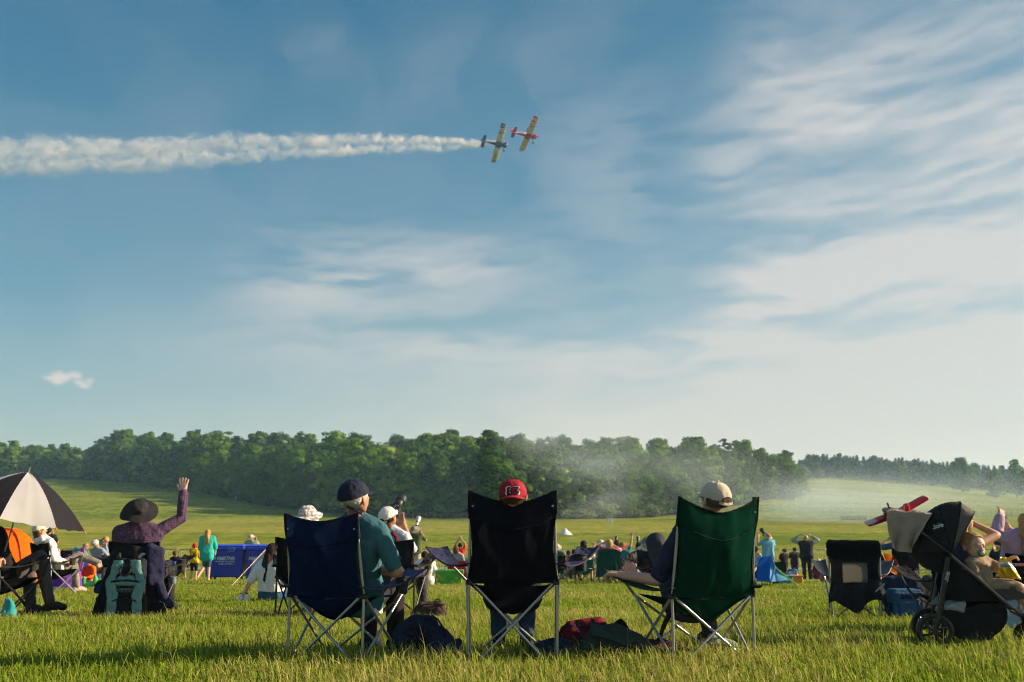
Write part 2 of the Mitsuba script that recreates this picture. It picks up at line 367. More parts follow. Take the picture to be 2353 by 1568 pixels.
# ------------------------------------------------------------------ trees
def crown(seed, height, width, base, n_lobe, per, leaf, col, flat=1.0, top=1.0):
    """Leaf-sized faces in clumps, the clumps in lobes carried by the limbs, so that the outline is uneven and gaps show."""
    r = np.random.default_rng(seed); V, C = [], []
    ch = height - base
    for L in range(n_lobe):
        t = (L + r.uniform(.2, .9)) / n_lobe
        prof = math.sin(PI * min(1, (0.26 + 0.74 * t) ** (1.15 * top))) ** 0.55
        a = L * 2.4 + r.uniform(-.6, .6); q = r.uniform(.35, .72) if t < .9 else r.uniform(0, .25)
        lr = width * r.uniform(.17, .29) * (1 - .25 * t)
        lc = np.array([math.cos(a) * q * prof * width / 2, math.sin(a) * q * prof * width / 2, base + lr * .6 + t * (ch - lr * 1.5)])
        ltone = r.uniform(.72, 1.3); lhue = np.array([r.uniform(.85, 1.25), 1, r.uniform(.8, 1.2)])
        for k in range(int(r.integers(7, 13))):
            d0 = r.normal(size=3) + [0, 0, .35]; d0 /= np.linalg.norm(d0)
            c = lc + d0 * lr * r.uniform(.6, 1.05) * [1.1, 1.1, .8 * flat]
            rad = lr * r.uniform(.28, .55); n = int(per * (rad / (width * .085)) ** 2) + 8
            d = r.normal(size=(n, 3)); d /= np.linalg.norm(d, axis=1, keepdims=True)
            p = c + d * rad * (r.uniform(.25, 1.0, (n, 1)) ** .45) * [1.1, 1.1, .72 * flat] + r.normal(size=(n, 3)) * rad * .10
            nrm = d + .6 * d0 + r.normal(size=(n, 3)) * 0.32; nrm /= np.linalg.norm(nrm, axis=1, keepdims=True)
            a1 = np.cross(nrm, r.normal(size=(n, 3))); a1 /= np.linalg.norm(a1, axis=1, keepdims=True); a2 = np.cross(nrm, a1)
            s = leaf * r.uniform(0.55, 1.25, (n, 1))
            V.append(np.stack([p - a1 * s, p + a2 * s * .7, p + a1 * s, p - a2 * s * .7], 1))
            cc = np.asarray(col) * lhue * ltone * r.uniform(.8, 1.25) * r.uniform(0.75, 1.3, (n, 1)) + np.array([.015, .012, 0]) * r.uniform(0, 1, (n, 1))
            C.append(np.repeat(cc[:, None], 4, 1))
    V, C = np.concatenate(V).reshape(-1, 3), np.concatenate(C).reshape(-1, 3)
    k = np.arange(len(V) // 4)[:, None] * 4
    return V, np.concatenate([k + [0, 1, 2], k + [0, 2, 3]]), C


def trunk(seed, height, r0, spread, lean=0.03):
    r = np.random.default_rng(seed)
    m = [tube([(0, 0, -.5), (lean * 2, 0, height * .3), (lean * 4, lean * 3, height * .62), (0, 0, height * .85)], [r0 * 1.2, r0, r0 * .6, r0 * .15], 7)]
    for k in range(6):
        a = k * 2.4 + r.uniform(0, 1); z = height * r.uniform(.25, .6)
        e = np.array([math.cos(a) * spread, math.sin(a) * spread, z + height * r.uniform(.12, .25)])
        m.append(tube([(0, 0, z), e * [.5, .5, 0] + [0, 0, (z + e[2]) / 2 + .2], e], [r0 * .45, r0 * .3, r0 * .08], 5))
    return trimesh.util.concatenate(m)


def tree_group(name, seed, height, width, base, n_cl, per, leaf, col, r0=.28, flat=1.0, top=1.0, bark=(.12, .10, .07)):
    v, f, c = crown(seed, height, width, base, n_cl, per, leaf, col, flat, top)
    t = trunk(seed, height, r0, width * .28)
    scene[name] = {'type': 'shapegroup', 'crown': mikit.ply((v, f), 'leaf', smooth=False, color=c),
                   'trunk': mikit.ply(t, 'matte', smooth=True, color=np.tile(np.array(bark), (len(t.vertices), 1)))}


G1, G2, G3, G4, G5 = (.062, .155, .010), (.100, .210, .013), (.042, .115, .013), (.150, .260, .022), (.078, .165, .013)
tree_group('proto_oak', 11, 15, 12.0, .3, 20, 60, .30, G1)
tree_group('proto_ash', 12, 18, 9.5, .6, 21, 60, .29, G2, top=.9)
tree_group('proto_lime', 13, 14, 9.0, .2, 18, 60, .29, G4)
tree_group('proto_beech', 14, 16, 13.0, .2, 22, 60, .31, G3)
tree_group('proto_maple', 15, 12, 9.0, .1, 17, 60, .28, G5)
tree_group('proto_tall', 16, 19, 8.5, 1.0, 20, 60, .30, G5, top=.85)
tree_group('proto_sycamore', 18, 17, 11.0, .5, 21, 60, .30, (.055, .125, .020), top=1.05)
tree_group('proto_birch', 19, 14, 6.5, 1.0, 16, 60, .26, (.120, .205, .030), top=.8, bark=(.45, .43, .38), r0=.16)
tree_group('proto_scrub', 20, 4.6, 5.5, .0, 10, 50, .24, (.050, .105, .018), r0=.10)
tree_group('proto_bush', 17, 3.6, 4.6, .1, 9, 60, .17, (.19, .24, .085), r0=.10)


def conifer(name, seed, height, width, col):
    r = np.random.default_rng(seed); V, C = [], []
    for k in range(46):
        t = (k + r.uniform(0, .8)) / 46; z = 1.0 + t * (height - 1.0); rad = width / 2 * (1 - t) ** .75 + .25
        for b in range(5):
            a = r.uniform(0, 2 * PI); L = rad * r.uniform(.65, 1.1); n = int(10 + 22 * (1 - t))
            q = r.uniform(.15, 1, (n, 1))
            p = np.array([0, 0, z]) + q * L * np.array([math.cos(a), math.sin(a), -.28]) + r.normal(size=(n, 3)) * [.28, .28, .16]
            nrm = r.normal(size=(n, 3)) + [math.cos(a) * .6, math.sin(a) * .6, .8]; nrm /= np.linalg.norm(nrm, axis=1, keepdims=True)
            a1 = np.cross(nrm, r.normal(size=(n, 3))); a1 /= np.linalg.norm(a1, axis=1, keepdims=True); a2 = np.cross(nrm, a1)
            s = .34 * r.uniform(.6, 1.2, (n, 1))
            V.append(np.stack([p - a1 * s, p + a2 * s * .5, p + a1 * s, p - a2 * s * .5], 1)); C.append(np.repeat((np.asarray(col) * r.uniform(.7, 1.3, (n, 1)))[:, None], 4, 1))
    V, C = np.concatenate(V).reshape(-1, 3), np.concatenate(C).reshape(-1, 3)
    k = np.arange(len(V) // 4)[:, None] * 4
    t = tube([(0, 0, -.5), (0, 0, height)], [.25, .05], 6)
    scene[name] = {'type': 'shapegroup', 'crown': mikit.ply((V, np.concatenate([k + [0, 1, 2], k + [0, 2, 3]])), 'leaf', smooth=False, color=C),
                   'trunk': mikit.ply(t, 'matte', smooth=True, color=np.tile([.13, .09, .06], (len(t.vertices), 1)))}


conifer('proto_spruce', 31, 17, 6.5, (.035, .062, .024))
tree_group('proto_pine', 32, 19, 9.5, 10.5, 9, 60, .30, (.035, .060, .026), r0=.3, flat=.55, bark=(.16, .10, .06))
tree_group('proto_far', 33, 15, 9, 1.5, 12, 30, .50, (.05, .08, .026))


def inst(key, proto, pos, s=(1, 1, 1), rz=0.0):
    scene[key] = {'type': 'instance', 'g': {'type': 'ref', 'id': proto}, 'to_world': T().translate([float(v) for v in pos]).rotate([0, 0, 1], math.degrees(rz)).scale([float(v) for v in s])}


BROAD = ['proto_oak', 'proto_ash', 'proto_lime', 'proto_beech', 'proto_maple', 'proto_tall', 'proto_sycamore', 'proto_birch']
edge = lambda x: float(np.interp(x, COLS[:, 0], COLS[:, 1]))
FRONT = 'leafy broadleaf tree standing at the front edge of the wood'
wood = 0
for row, (k, jit, dx) in enumerate([(1.012, .012, 40), (1.05, .02, 46), (1.10, .02, 48), (1.16, .03, 48), (1.24, .03, 50), (1.34, .04, 50), (1.46, .05, 52)]):
    x = -120 + row * 17.0
    while x < 1830 - row * 6:
        xx = x + random.uniform(-12, 12)
        Y = edge(min(xx, 1800)) * (k + random.uniform(-jit, jit))
        px_m = F / (edge(min(xx, 1800)) * CT)
        pr = random.choice(BROAD if row else ['proto_oak', 'proto_ash', 'proto_lime', 'proto_maple', 'proto_beech', 'proto_sycamore', 'proto_birch'])
        if row and random.random() < .07: pr = 'proto_spruce'
        s = random.uniform(.88, 1.12) * (.9 if row == 0 else 1.0) * float(np.interp(xx, [-100, 190, 260, 1450, 1700, 1830], [.84, .78, 1.06, 1.04, .92, .72]))
        w = s * random.uniform(.95, 1.3) * (1.0 if row < 2 else 1.15)
        P = on(xx, Y)
        if row == 0:
            key = thing('tree', FRONT, 'tree', 'trees along the front edge of the wood')
            inst(key, pr, P, (w, w, s), random.uniform(0, 6.28))
        else:
            wood += 1; inst(f'woodland__{wood:03d}', pr, P, (w, w, s), random.uniform(0, 6.28))
        x += dx * (px_m / 9.9) ** .8
x = -120
while x < 1815:                                              # dark undergrowth between the trunks
    wood += 1; s = random.uniform(.55, 1.1)
    inst(f'woodland__{wood:03d}', 'proto_scrub', on(x, edge(min(x, 1800)) * random.uniform(1.004, 1.05)), (s * 1.5, s * 1.5, s), random.uniform(0, 6))
    x += random.uniform(10, 20)
labels['woodland'] = {'label': 'dense green wood behind the front row of trees', 'category': 'woodland', 'kind': 'stuff'}
P = on(1668, 330); P[2] = pix(1668, 1005, 330)[2] - 19
key = thing('pine_tree', 'tall dark flat topped pine rising above the wood on the skyline', 'tree'); inst(key, 'proto_pine', P, (.95, .95, 1.0), 1.0)
for k, (x, dY, s) in enumerate([(1336, -5, .8), (1378, -4, 1.25), (1403, -5, 1.0), (1445, -3, .9), (1495, -4, 1.1), (1520, -3, .8), (1300, -3, .7), (1240, -2, .6), (1572, -5, .7), (1600, -3, .8), (1470, -6, .55), (1355, -6, .6)]):
    key = thing('bush', 'pale flowering bush in front of the hazy trees', 'bush', 'pale bushes along the foot of the wood')
    inst(key, 'proto_bush', on(x, edge(x) + dY), (s, s, s * random.uniform(.8, 1.1)), random.uniform(0, 6))
far = 0
for row in range(5):
    x = 1800 + row * 7
    while x < 2620:
        far += 1; s = random.uniform(.70, .84)
        pr = 'proto_spruce' if random.random() < (.62 if row > 1 else .25) else random.choice(['proto_far', 'proto_far', 'proto_maple'])
        inst(f'distant_wood__{far:03d}', pr, on(x + random.uniform(-5, 5), 572 + row * 24 + random.uniform(-8, 8)), (s, s, s * 1.02), random.uniform(0, 6.28))
        x += random.uniform(9, 15)
labels['distant_wood'] = {'label': 'hazy dark conifer wood on the far right hill', 'category': 'woodland', 'kind': 'stuff'}
for x, Y, pr, s, lab in [(2288, 400, 'proto_maple', .95, 'round pale tree standing alone in the haze at far right'), (2212, 470, 'proto_oak', 1.1, 'tall hazy field tree left of the round pale tree'),
                         (2338, 440, 'proto_ash', .95, 'slim hazy field tree at the right edge of the view'), (2368, 430, 'proto_oak', .9, 'hazy spreading tree cut by the right edge'),
                         (1842, 520, 'proto_bush', 2.2, 'bushy thicket on the crest where the far field meets the conifers'), (1880, 525, 'proto_bush', 1.6, 'low bush on the crest right of the larger thicket')]:
    key = thing('field_tree' if 'tree' in lab else 'thicket', lab, 'tree' if 'tree' in lab else 'bush'); inst(key, pr, on(x, Y), (s, s, s), x)

# ------------------------------------------------------------------ people
SK, SK2, SK3 = (.50, .27, .18), (.40, .20, .13), (.56, .34, .25)
BLACK, NAVY, CHAR = (.012, .012, .014), (.014, .022, .055), (.035, .035, .04)


def capsule(a, ra, b, rb, n=2):
    return hull([(a, ra), (b, rb)], n)


def hand_bones(w, d, side, curl=.4, spread=.5, n=1, s=1.0, roll=0.0):
    """A hand from wrist w along d: palm, four unequal fingers of two bones each and a side thumb. roll turns it about d."""
    d = np.asarray(d, float); d = d / np.linalg.norm(d)
    c = np.cross(d, [0, 1, 0]) if abs(d[2]) > .6 else np.cross([0, 0, 1.0], d)
    if d[2] < -.6: roll += side * PI / 2
    c /= np.linalg.norm(c); nn = np.cross(c, d)
    c, nn = c * math.cos(roll) + nn * math.sin(roll), nn * math.cos(roll) - c * math.sin(roll)
    P = lambda x, y, z: np.asarray(w) + s * (d * x + c * y * side + nn * z)
    out = [hull([(P(0, 0, 0), .024 * s), (P(.08, .030, 0), .013 * s), (P(.082, -.030, 0), .013 * s), (P(.03, .030, 0), .014 * s), (P(.03, -.026, 0), .014 * s)], n)]
    for k, (y, L) in enumerate([(.033, .068), (.011, .078), (-.011, .074), (-.032, .056)]):
        y2 = y * (1 + .55 * spread)
        k1 = P(.082 + L * .52 * math.cos(curl * .7), y2, L * .52 * math.sin(curl * .7))
        k2 = P(.082 + L * .52 * math.cos(curl * .7) + L * .48 * math.cos(curl * 1.9), y2 * (1 + .2 * spread), L * .52 * math.sin(curl * .7) + L * .48 * math.sin(curl * 1.9))
        out += [capsule(P(.078, y, 0), .0100 * s, k1, .0092 * s, n), capsule(k1, .0092 * s, k2, .0078 * s, n)]
    t1 = P(.052, .056 + .012 * spread, .012)
    out += [capsule(P(.018, .024, -.004), .014 * s, t1, .011 * s, n), capsule(t1, .011 * s, P(.085, .064 + .02 * spread, (.020 + .02 * curl)), .009 * s, n)]
    return out


def head_parts(n=2):
    """A head about its centre, facing +y: skull, cheeks, jaw, brow, nose, lips, ears."""
    return [hull([((0, -.018, .030), .088), ((0, .018, .026), .078), ((0, .03, -.03), .062)], n),
            hull([((0, .012, -.01), .076), ((0, .046, -.078), .030), ((.030, .020, -.066), .030), ((-.030, .020, -.066), .030)], n),
            hull([((-.03, .088, .022), .012), ((.03, .088, .022), .012)], 1),
            hull([((0, .092, .015), .009), ((0, .112, -.022), .012), ((.012, .098, -.026), .009), ((-.012, .098, -.026), .009)], 1),
            hull([((-.018, .082, -.056), .009), ((.018, .082, -.056), .009), ((0, .088, -.056), .010)], 1),
            hull([((.082, -.010, .010), .014), ((.090, -.022, .018), .012), ((.084, -.012, -.030), .010)], 1), hull([((-.082, -.010, .010), .014), ((-.090, -.022, .018), .012), ((-.084, -.012, -.030), .010)], 1)]


ARMS = {'down': ((.05, -.03, -.28), (.06, .06, -.53)), 'camera': ((.07, .19, -.19), (-.12, .27, .10)), 'head': ((.20, .08, .14), (-.05, .10, .27)), 'shade': ((.16, .16, .12), (-.09, .17, .23)),
        'clasp': ((.06, .03, .27), (-.13, .04, .50)), 'wave': ((.10, .06, .25), (.15, .08, .50)), 'lap': ((.07, .04, -.27), (-.05, .25, -.30)), 'rest': ((.12, .01, -.26), (.13, .27, -.27)),
        'knee': ((.08, .12, -.25), (.02, .36, -.22)), 'back': ((.05, -.12, -.27), (.0, -.02, -.45)), 'ground': ((.08, -.16, -.24), (.14, -.25, -.46))}
POSES = {  # pelvis, chest, neck, then knee and ankle of the right leg (mirrored on the left)
    'stand': ((0, 0, .96), (0, .0, 1.33), (0, -.01, 1.49), (.10, .02, .51), (.11, -.02, .08)),
    'walk': ((0, 0, .95), (0, .02, 1.32), (0, .02, 1.48), (.09, .16, .52), (.09, .10, .10)),
    'chair': ((0, .24, .44), (0, .05, .80), (0, -.02, .99), (.15, .66, .50), (.16, .74, .09)),
    'ground': ((0, 0, .11), (0, -.06, .46), (0, -.05, .63), (.22, .32, .40), (.18, .56, .08)),
    'cross': ((0, 0, .11), (0, -.02, .47), (0, .02, .64), (.34, .30, .12), (-.02, .42, .07)),
    'kneel': ((0, -.04, .24), (0, .0, .60), (0, .02, .77), (.13, .32, .07), (.12, -.16, .06))}


class Person:
    pass


def figure(label, pos, yaw=0.0, pose='stand', H=1.74, la='down', ra='down', look=(.3, 0), top=(.2, .2, .2), sleeve='short', legs=NAVY, wear='long', shoe=(.05, .05, .05), skin=SK, hair=('short', (.05, .035, .02)),
           hat=None, fat=1.0, headk=1.0, fine=False, group=None, kl=None, kr=None, hem=0.0, hands=((.5, .5, 0), (.5, .5, 0)), J=None, topcol=None, legcol=None, neck_up=0.0, loose=.020, name='person', cut=None):
    """A clothed person as one continuous body with clothing, hair and hat over it. Metres for H = 1.75; la, ra: arm presets or (elbow, wrist) from the shoulder."""
    s = H / 1.75; n = 2 if fine else 1; e = .016 if fine else .045
    key = thing(name, label, 'person', group)
    M = place(pos, yaw, s=s)
    pe, ch, ne, kn, an = (np.array(v, float) for v in (J or POSES[pose]))
    up = (ne - ch) / np.linalg.norm(ne - ch); fw = np.cross(up, [-1, 0, 0.0]); fw /= np.linalg.norm(fw)
    sh = {q: ch + up * .115 + np.array([q * .175 * fat, 0, 0]) for q in (-1, 1)}
    hip = {q: pe + np.array([q * .09 * fat, 0, -.02]) for q in (-1, 1)}
    leg = {q: (np.array([q, 1, 1]) * kn, np.array([q, 1, 1]) * an) for q in (-1, 1)}
    if kl: leg[-1] = tuple(np.array(v, float) for v in kl)
    if kr: leg[1] = tuple(np.array(v, float) for v in kr)
    if pose == 'walk' and not kl:
        leg[-1] = (np.array([-.09, -.02, .50]), np.array([-.08, -.34, .20]))
    arm = {}
    for q, a in ((-1, la), (1, ra)):
        a = ARMS[a] if isinstance(a, str) else a
        arm[q] = (sh[q] + np.array([q, 1, 1]) * a[0], sh[q] + np.array([q, 1, 1]) * a[1])
    hc = ne + up * (.135 + neck_up) * (headk ** .6) + fw * .035
    Rh = trimesh.transformations.euler_matrix(look[0], 0, look[1], 'sxyz'); Rh[:3, :3] *= headk; Rh[:3, 3] = hc
    HP = lambda p: (Rh @ np.r_[p, 1])[:3]
    tw = lambda g: [hull([(ch + [-.085 * fat, 0, .03], .105 * fat + g), (ch + [.085 * fat, 0, .03], .105 * fat + g), (sh[-1] - [0, 0, .01], .058 + g), (sh[1] - [0, 0, .01], .058 + g), (ne - up * .015, .053 + g)], 2),
                    hull([(ch + [-.08 * fat, 0, 0], .105 * fat + g), (ch + [.08 * fat, 0, 0], .105 * fat + g), ((ch + pe) / 2 + [-.065 * fat, 0, 0], .10 * fat + g), ((ch + pe) / 2 + [.065 * fat, 0, 0], .10 * fat + g)], 2),
                    hull([((ch + pe) / 2 + [-.065 * fat, 0, 0], .10 * fat + g), ((ch + pe) / 2 + [.065 * fat, 0, 0], .10 * fat + g), (pe + [-.08 * fat, 0, 0], .11 * fat + g), (pe + [.08 * fat, 0, 0], .11 * fat + g)], 2)]
    limb = lambda q, g, t=1.0: [capsule(sh[q], .054 + g, sh[q] + (arm[q][0] - sh[q]) * min(t * 2, 1), .042 + g, n)] + ([capsule(arm[q][0], .042 + g, arm[q][0] + (arm[q][1] - arm[q][0]) * (2 * t - 1), .040 * (2 - 2 * t) + .028 * (2 * t - 1) + g, n)] if t > .5 else [])
    lg = lambda q, g, t=1.0: [capsule(hip[q], .088 * fat ** .5 + g, hip[q] + (leg[q][0] - hip[q]) * min(2 * t, 1), .088 + (.058 - .088) * min(2 * t, 1) + g, n)] + ([capsule(leg[q][0], .058 + g, leg[q][0] + (leg[q][1] - leg[q][0]) * (2 * t - 1), .040 + g, n)] if t > .5 else [])
    body = tw(0) + [capsule(ne - up * .04, .056, hc - up * .03, .052, 2)]
    body += [moved_m(x, Rh) for x in head_parts(2)]
    for q in (-1, 1):
        body += limb(q, 0) + lg(q, 0)
        a = leg[q][1]; toe = np.array([a[0] + .015 * q, a[1] + .14, max(a[2] - .05, .03)]) if a[2] < .25 else a + (a - leg[q][0]) / np.linalg.norm(a - leg[q][0]) * .03 + [0, .12, .02]
        body.append(hull([(a, .040), (a - [0, .03, .04], .032), (toe, .026)], 1))
        h = hands[0 if q < 0 else 1]
        body += hand_bones(arm[q][1], arm[q][1] - arm[q][0], q, h[0], h[1], 1, 1.0, h[2])
    bm = moved(soften(union(body), e if fine else .035, 5 if fine else 3), M)
    put(key + '__body', bm, 'skin', mottled(skin, .12, 14), smooth=True)
    T_ = {'short': .36, 'long': .97, 'none': 0, 'three': .7}[sleeve] if isinstance(sleeve, str) else sleeve
    if top is not None:
        parts = tw(loose)
        if T_: parts += [x for q in (-1, 1) for x in limb(q, loose * .9, T_)]
        if hem: parts.append(hull([(pe + [-.085 * fat, 0, 0], .115 * fat + loose), (pe + [.085 * fat, 0, 0], .115 * fat + loose), (pe + [-.10, 0, -hem], .10 + loose), (pe + [.10, 0, -hem], .10 + loose)], 2))
        sm = wrinkle(wrinkle(soften(union(parts) if cut is None else union(parts).trim_by_plane((0, 0, 1), cut), e if fine else .04, 4), .016 if fine else .010, 8, len(labels), (1, 1, .6)), .006, 24, 3, (1.5, 1, .6))
        c0 = topcol or mottled(top, .10, 10)
        put(key + '__shirt', moved(sm, M), 'cloth', c0, smooth=True)
    if legs is not None:
        lt = {'long': .965, 'short': .52, 'crop': .8, 'skirt': .42}[wear]
        parts = [hull([(pe + [-.08 * fat, 0, 0], .113 * fat + .008), (pe + [.08 * fat, 0, 0], .113 * fat + .008), (pe + [-.06 * fat, 0, .06], .10 * fat + .008), (pe + [.06 * fat, 0, .06], .10 * fat + .008)], 2)]
        parts += [x for q in (-1, 1) for x in lg(q, .018, lt)]
        sm = wrinkle(soften(union(parts), e if fine else .04, 4), .010, 9, len(labels) + 1)
        put(key + '__' + {'long': 'trousers', 'short': 'shorts', 'crop': 'trousers', 'skirt': 'skirt'}[wear], moved(sm, M), 'cloth', legcol or mottled(legs, .12, 10), smooth=True)
    if shoe is not None:
        for q in (-1, 1):
            a = leg[q][1]; toe = np.array([a[0] + .015 * q, a[1] + .17, max(a[2] - .05, .035)]) if a[2] < .25 else a + (a - leg[q][0]) / np.linalg.norm(a - leg[q][0]) * .03 + [0, .15, .03]
            sh_ = union([hull([(a - [0, .035, .035], .046), (a - [0, 0, .02], .047), ((a + toe) / 2, .044)], 2), hull([((a + toe) / 2, .043), (toe, .036)], 2)])
            part(key, 'shoe', moved(soften(sh_, .03, 2), M), 'cloth', shoe, smooth=True)
    if hair:
        hk = .94 if hat else 1.0
        st, hcol = hair
        hm = hull([((0, -.022, .036), .0985), ((0, .010, .042), .086)], 3) - hull([((0, .13, -.03), .06), ((0, .13, -.2), .06), ((.1, .11, -.05), .05), ((-.1, .11, -.05), .05), ((0, .1, -.2), .1)], 2) - Manifold.cube([.5, .5, .3], True).translate([0, 0, (.172 if hat else 9)]) - Manifold.cube([.5, .5, .3], True).translate([0, 0, -.15 - (.065 if st != 'crop' else .035)])
        ps = [hm]
        if st == 'bald': ps = []
        if st == 'long': ps = [hm, hull([((0, -.05, .02), .085), ((0, -.075, -.10), .075), ((.04, -.07, -.12), .05), ((-.04, -.07, -.12), .05)], 2), hull([((0, -.10, -.06), .066), ((.055, -.165, -.26), .036), ((-.05, -.165, -.28), .038)], 2), hull([((.055, -.165, -.26), .036), ((-.05, -.165, -.28), .038), ((.03, -.185, -.43), .022), ((-.03, -.18, -.40), .024)], 2)]
        if st == 'bob': ps = [hm, hull([((0, -.03, .02), .092), ((.055, -.03, -.07), .045), ((-.055, -.03, -.07), .045), ((0, -.06, -.08), .05)], 2)]
        if st == 'tail': ps = [hm, capsule((0, -.11, .06), .035, (0, -.15, -.10), .022, 2)]
        if ps:
            w = wrinkle(soften(moved_m(union(ps), Rh), .012 if fine else .03, 2), .003 if hat else .007, 28, 5, (1.6, 1.6, .5))
            put(key + '__hair', moved(w, M), 'cloth', mottled(hcol, .35, 40), smooth=True)
    if hat:
        add_hat(key, hat, M @ Rh, fine)
    r = Person(); r.key = key; r.M = M; r.hand = {q: (M @ np.r_[arm[q][1], 1])[:3] for q in (-1, 1)}; r.head = M @ Rh; r.s = s
    return r


def moved_m(m, X):
    return m.transform(np.asarray(X)[:3, :4])


def dome(r, z0, squash=1.0, top=.012):
    """A cap's crown of six panels with shallow seams."""
    V, F_ = [], []; nu, nv = 48, 14
    for i in range(nv + 1):
        t = i / nv * PI / 2
        for j in range(nu):
            a = j / nu * 2 * PI
            seam = 1 - .018 * max(0, math.cos(a * 6)) ** 10
            V.append((math.cos(a) * math.cos(t) ** .8 * r * seam * .93, math.sin(a) * math.cos(t) ** .8 * r * seam * 1.08, z0 + math.sin(t) * r * squash * seam))
    V = np.array(V)
    V = V.reshape(nv + 1, nu, 3)
    P = np.concatenate([V, V[:, :1]], 1)
    return grid_sheet(P[:, ::-1])


def add_hat(key, hat, X, fine):
    st, c = hat[0], hat[1]; c2 = hat[2] if len(hat) > 2 else tuple(.7 * np.array(c))
    if st in ('cap', 'capback'):
        tilt = place((0, -.012, .022), rz=PI if st == 'capback' else 0, rx=.08 if st == 'cap' else .02)
        d = dome(.106, 0, 1.0)
        put(key + '__cap', moved(wrinkle(d, .003, 30, 2), X @ tilt), 'cloth', mottled(c, .1, 20), smooth=True)
        part(key, 'cap_button', moved(trimesh.creation.icosphere(1, .009), X @ tilt @ place((0, 0, .107))), 'cloth', c)
        u = np.linspace(-1, 1, 15); v = np.linspace(0, 1, 6)
        P = np.array([[(a * .078, .085 * math.sqrt(max(0, 1 - (a * .74) ** 2)) + .005 + b * .075 * math.sqrt(max(0, 1 - a * a * .96)), .006 - .018 * a * a - .012 * b) for b in v] for a in u])
        part(key, 'peak', moved(grid_sheet(P, .006), X @ tilt), 'cloth', c2 if len(hat) > 2 else c)
    elif st in ('bucket', 'sun', 'wide', 'flap'):
        R, drop = {'bucket': (.165, .035), 'sun': (.20, .03), 'wide': (.195, .045), 'flap': (.17, .04)}[st]
        tilt = place((0, -.012, .028), rx=.05)
        put(key + '__hat', moved(wrinkle(dome(.108, 0, .92), .006, 22, 3), X @ tilt), 'cloth', hat[3] if len(hat) > 3 else mottled(c, .12, 18), smooth=True)
        a = np.linspace(0, 2 * PI, 41); q = np.linspace(0, 1, 5)
        P = np.array([[(math.cos(t) * (.098 + (R - .098) * b), math.sin(t) * (.112 + (R - .105) * b), .012 - drop * b * (1 + .5 * math.cos(2 * t)) + .012 * b * math.sin(3 * t + 1)) for b in q] for t in a])
        part(key, 'brim', moved(grid_sheet(P, .005), X @ tilt), 'cloth', hat[3] if len(hat) > 3 else c2, smooth=50)
        if st == 'flap':
            u = np.linspace(-1, 1, 13); v = np.linspace(0, 1, 8)
            P = np.array([[(math.sin(t * 1.7) * .125 * (1 + .1 * b), -math.cos(t * 1.7) * .14 * (1 + .12 * b) - .01, -.01 - .21 * b + .008 * math.sin(t * 9)) for b in v] for t in u])
            part(key, 'neck_flap', moved(grid_sheet(P, .005), X @ tilt), 'cloth', hat[3] if len(hat) > 3 else c2, smooth=50)


# ------------------------------------------------------------------ folding camp chairs
STEEL, DARKSTEEL = (.42, .44, .46), (.06, .06, .065)


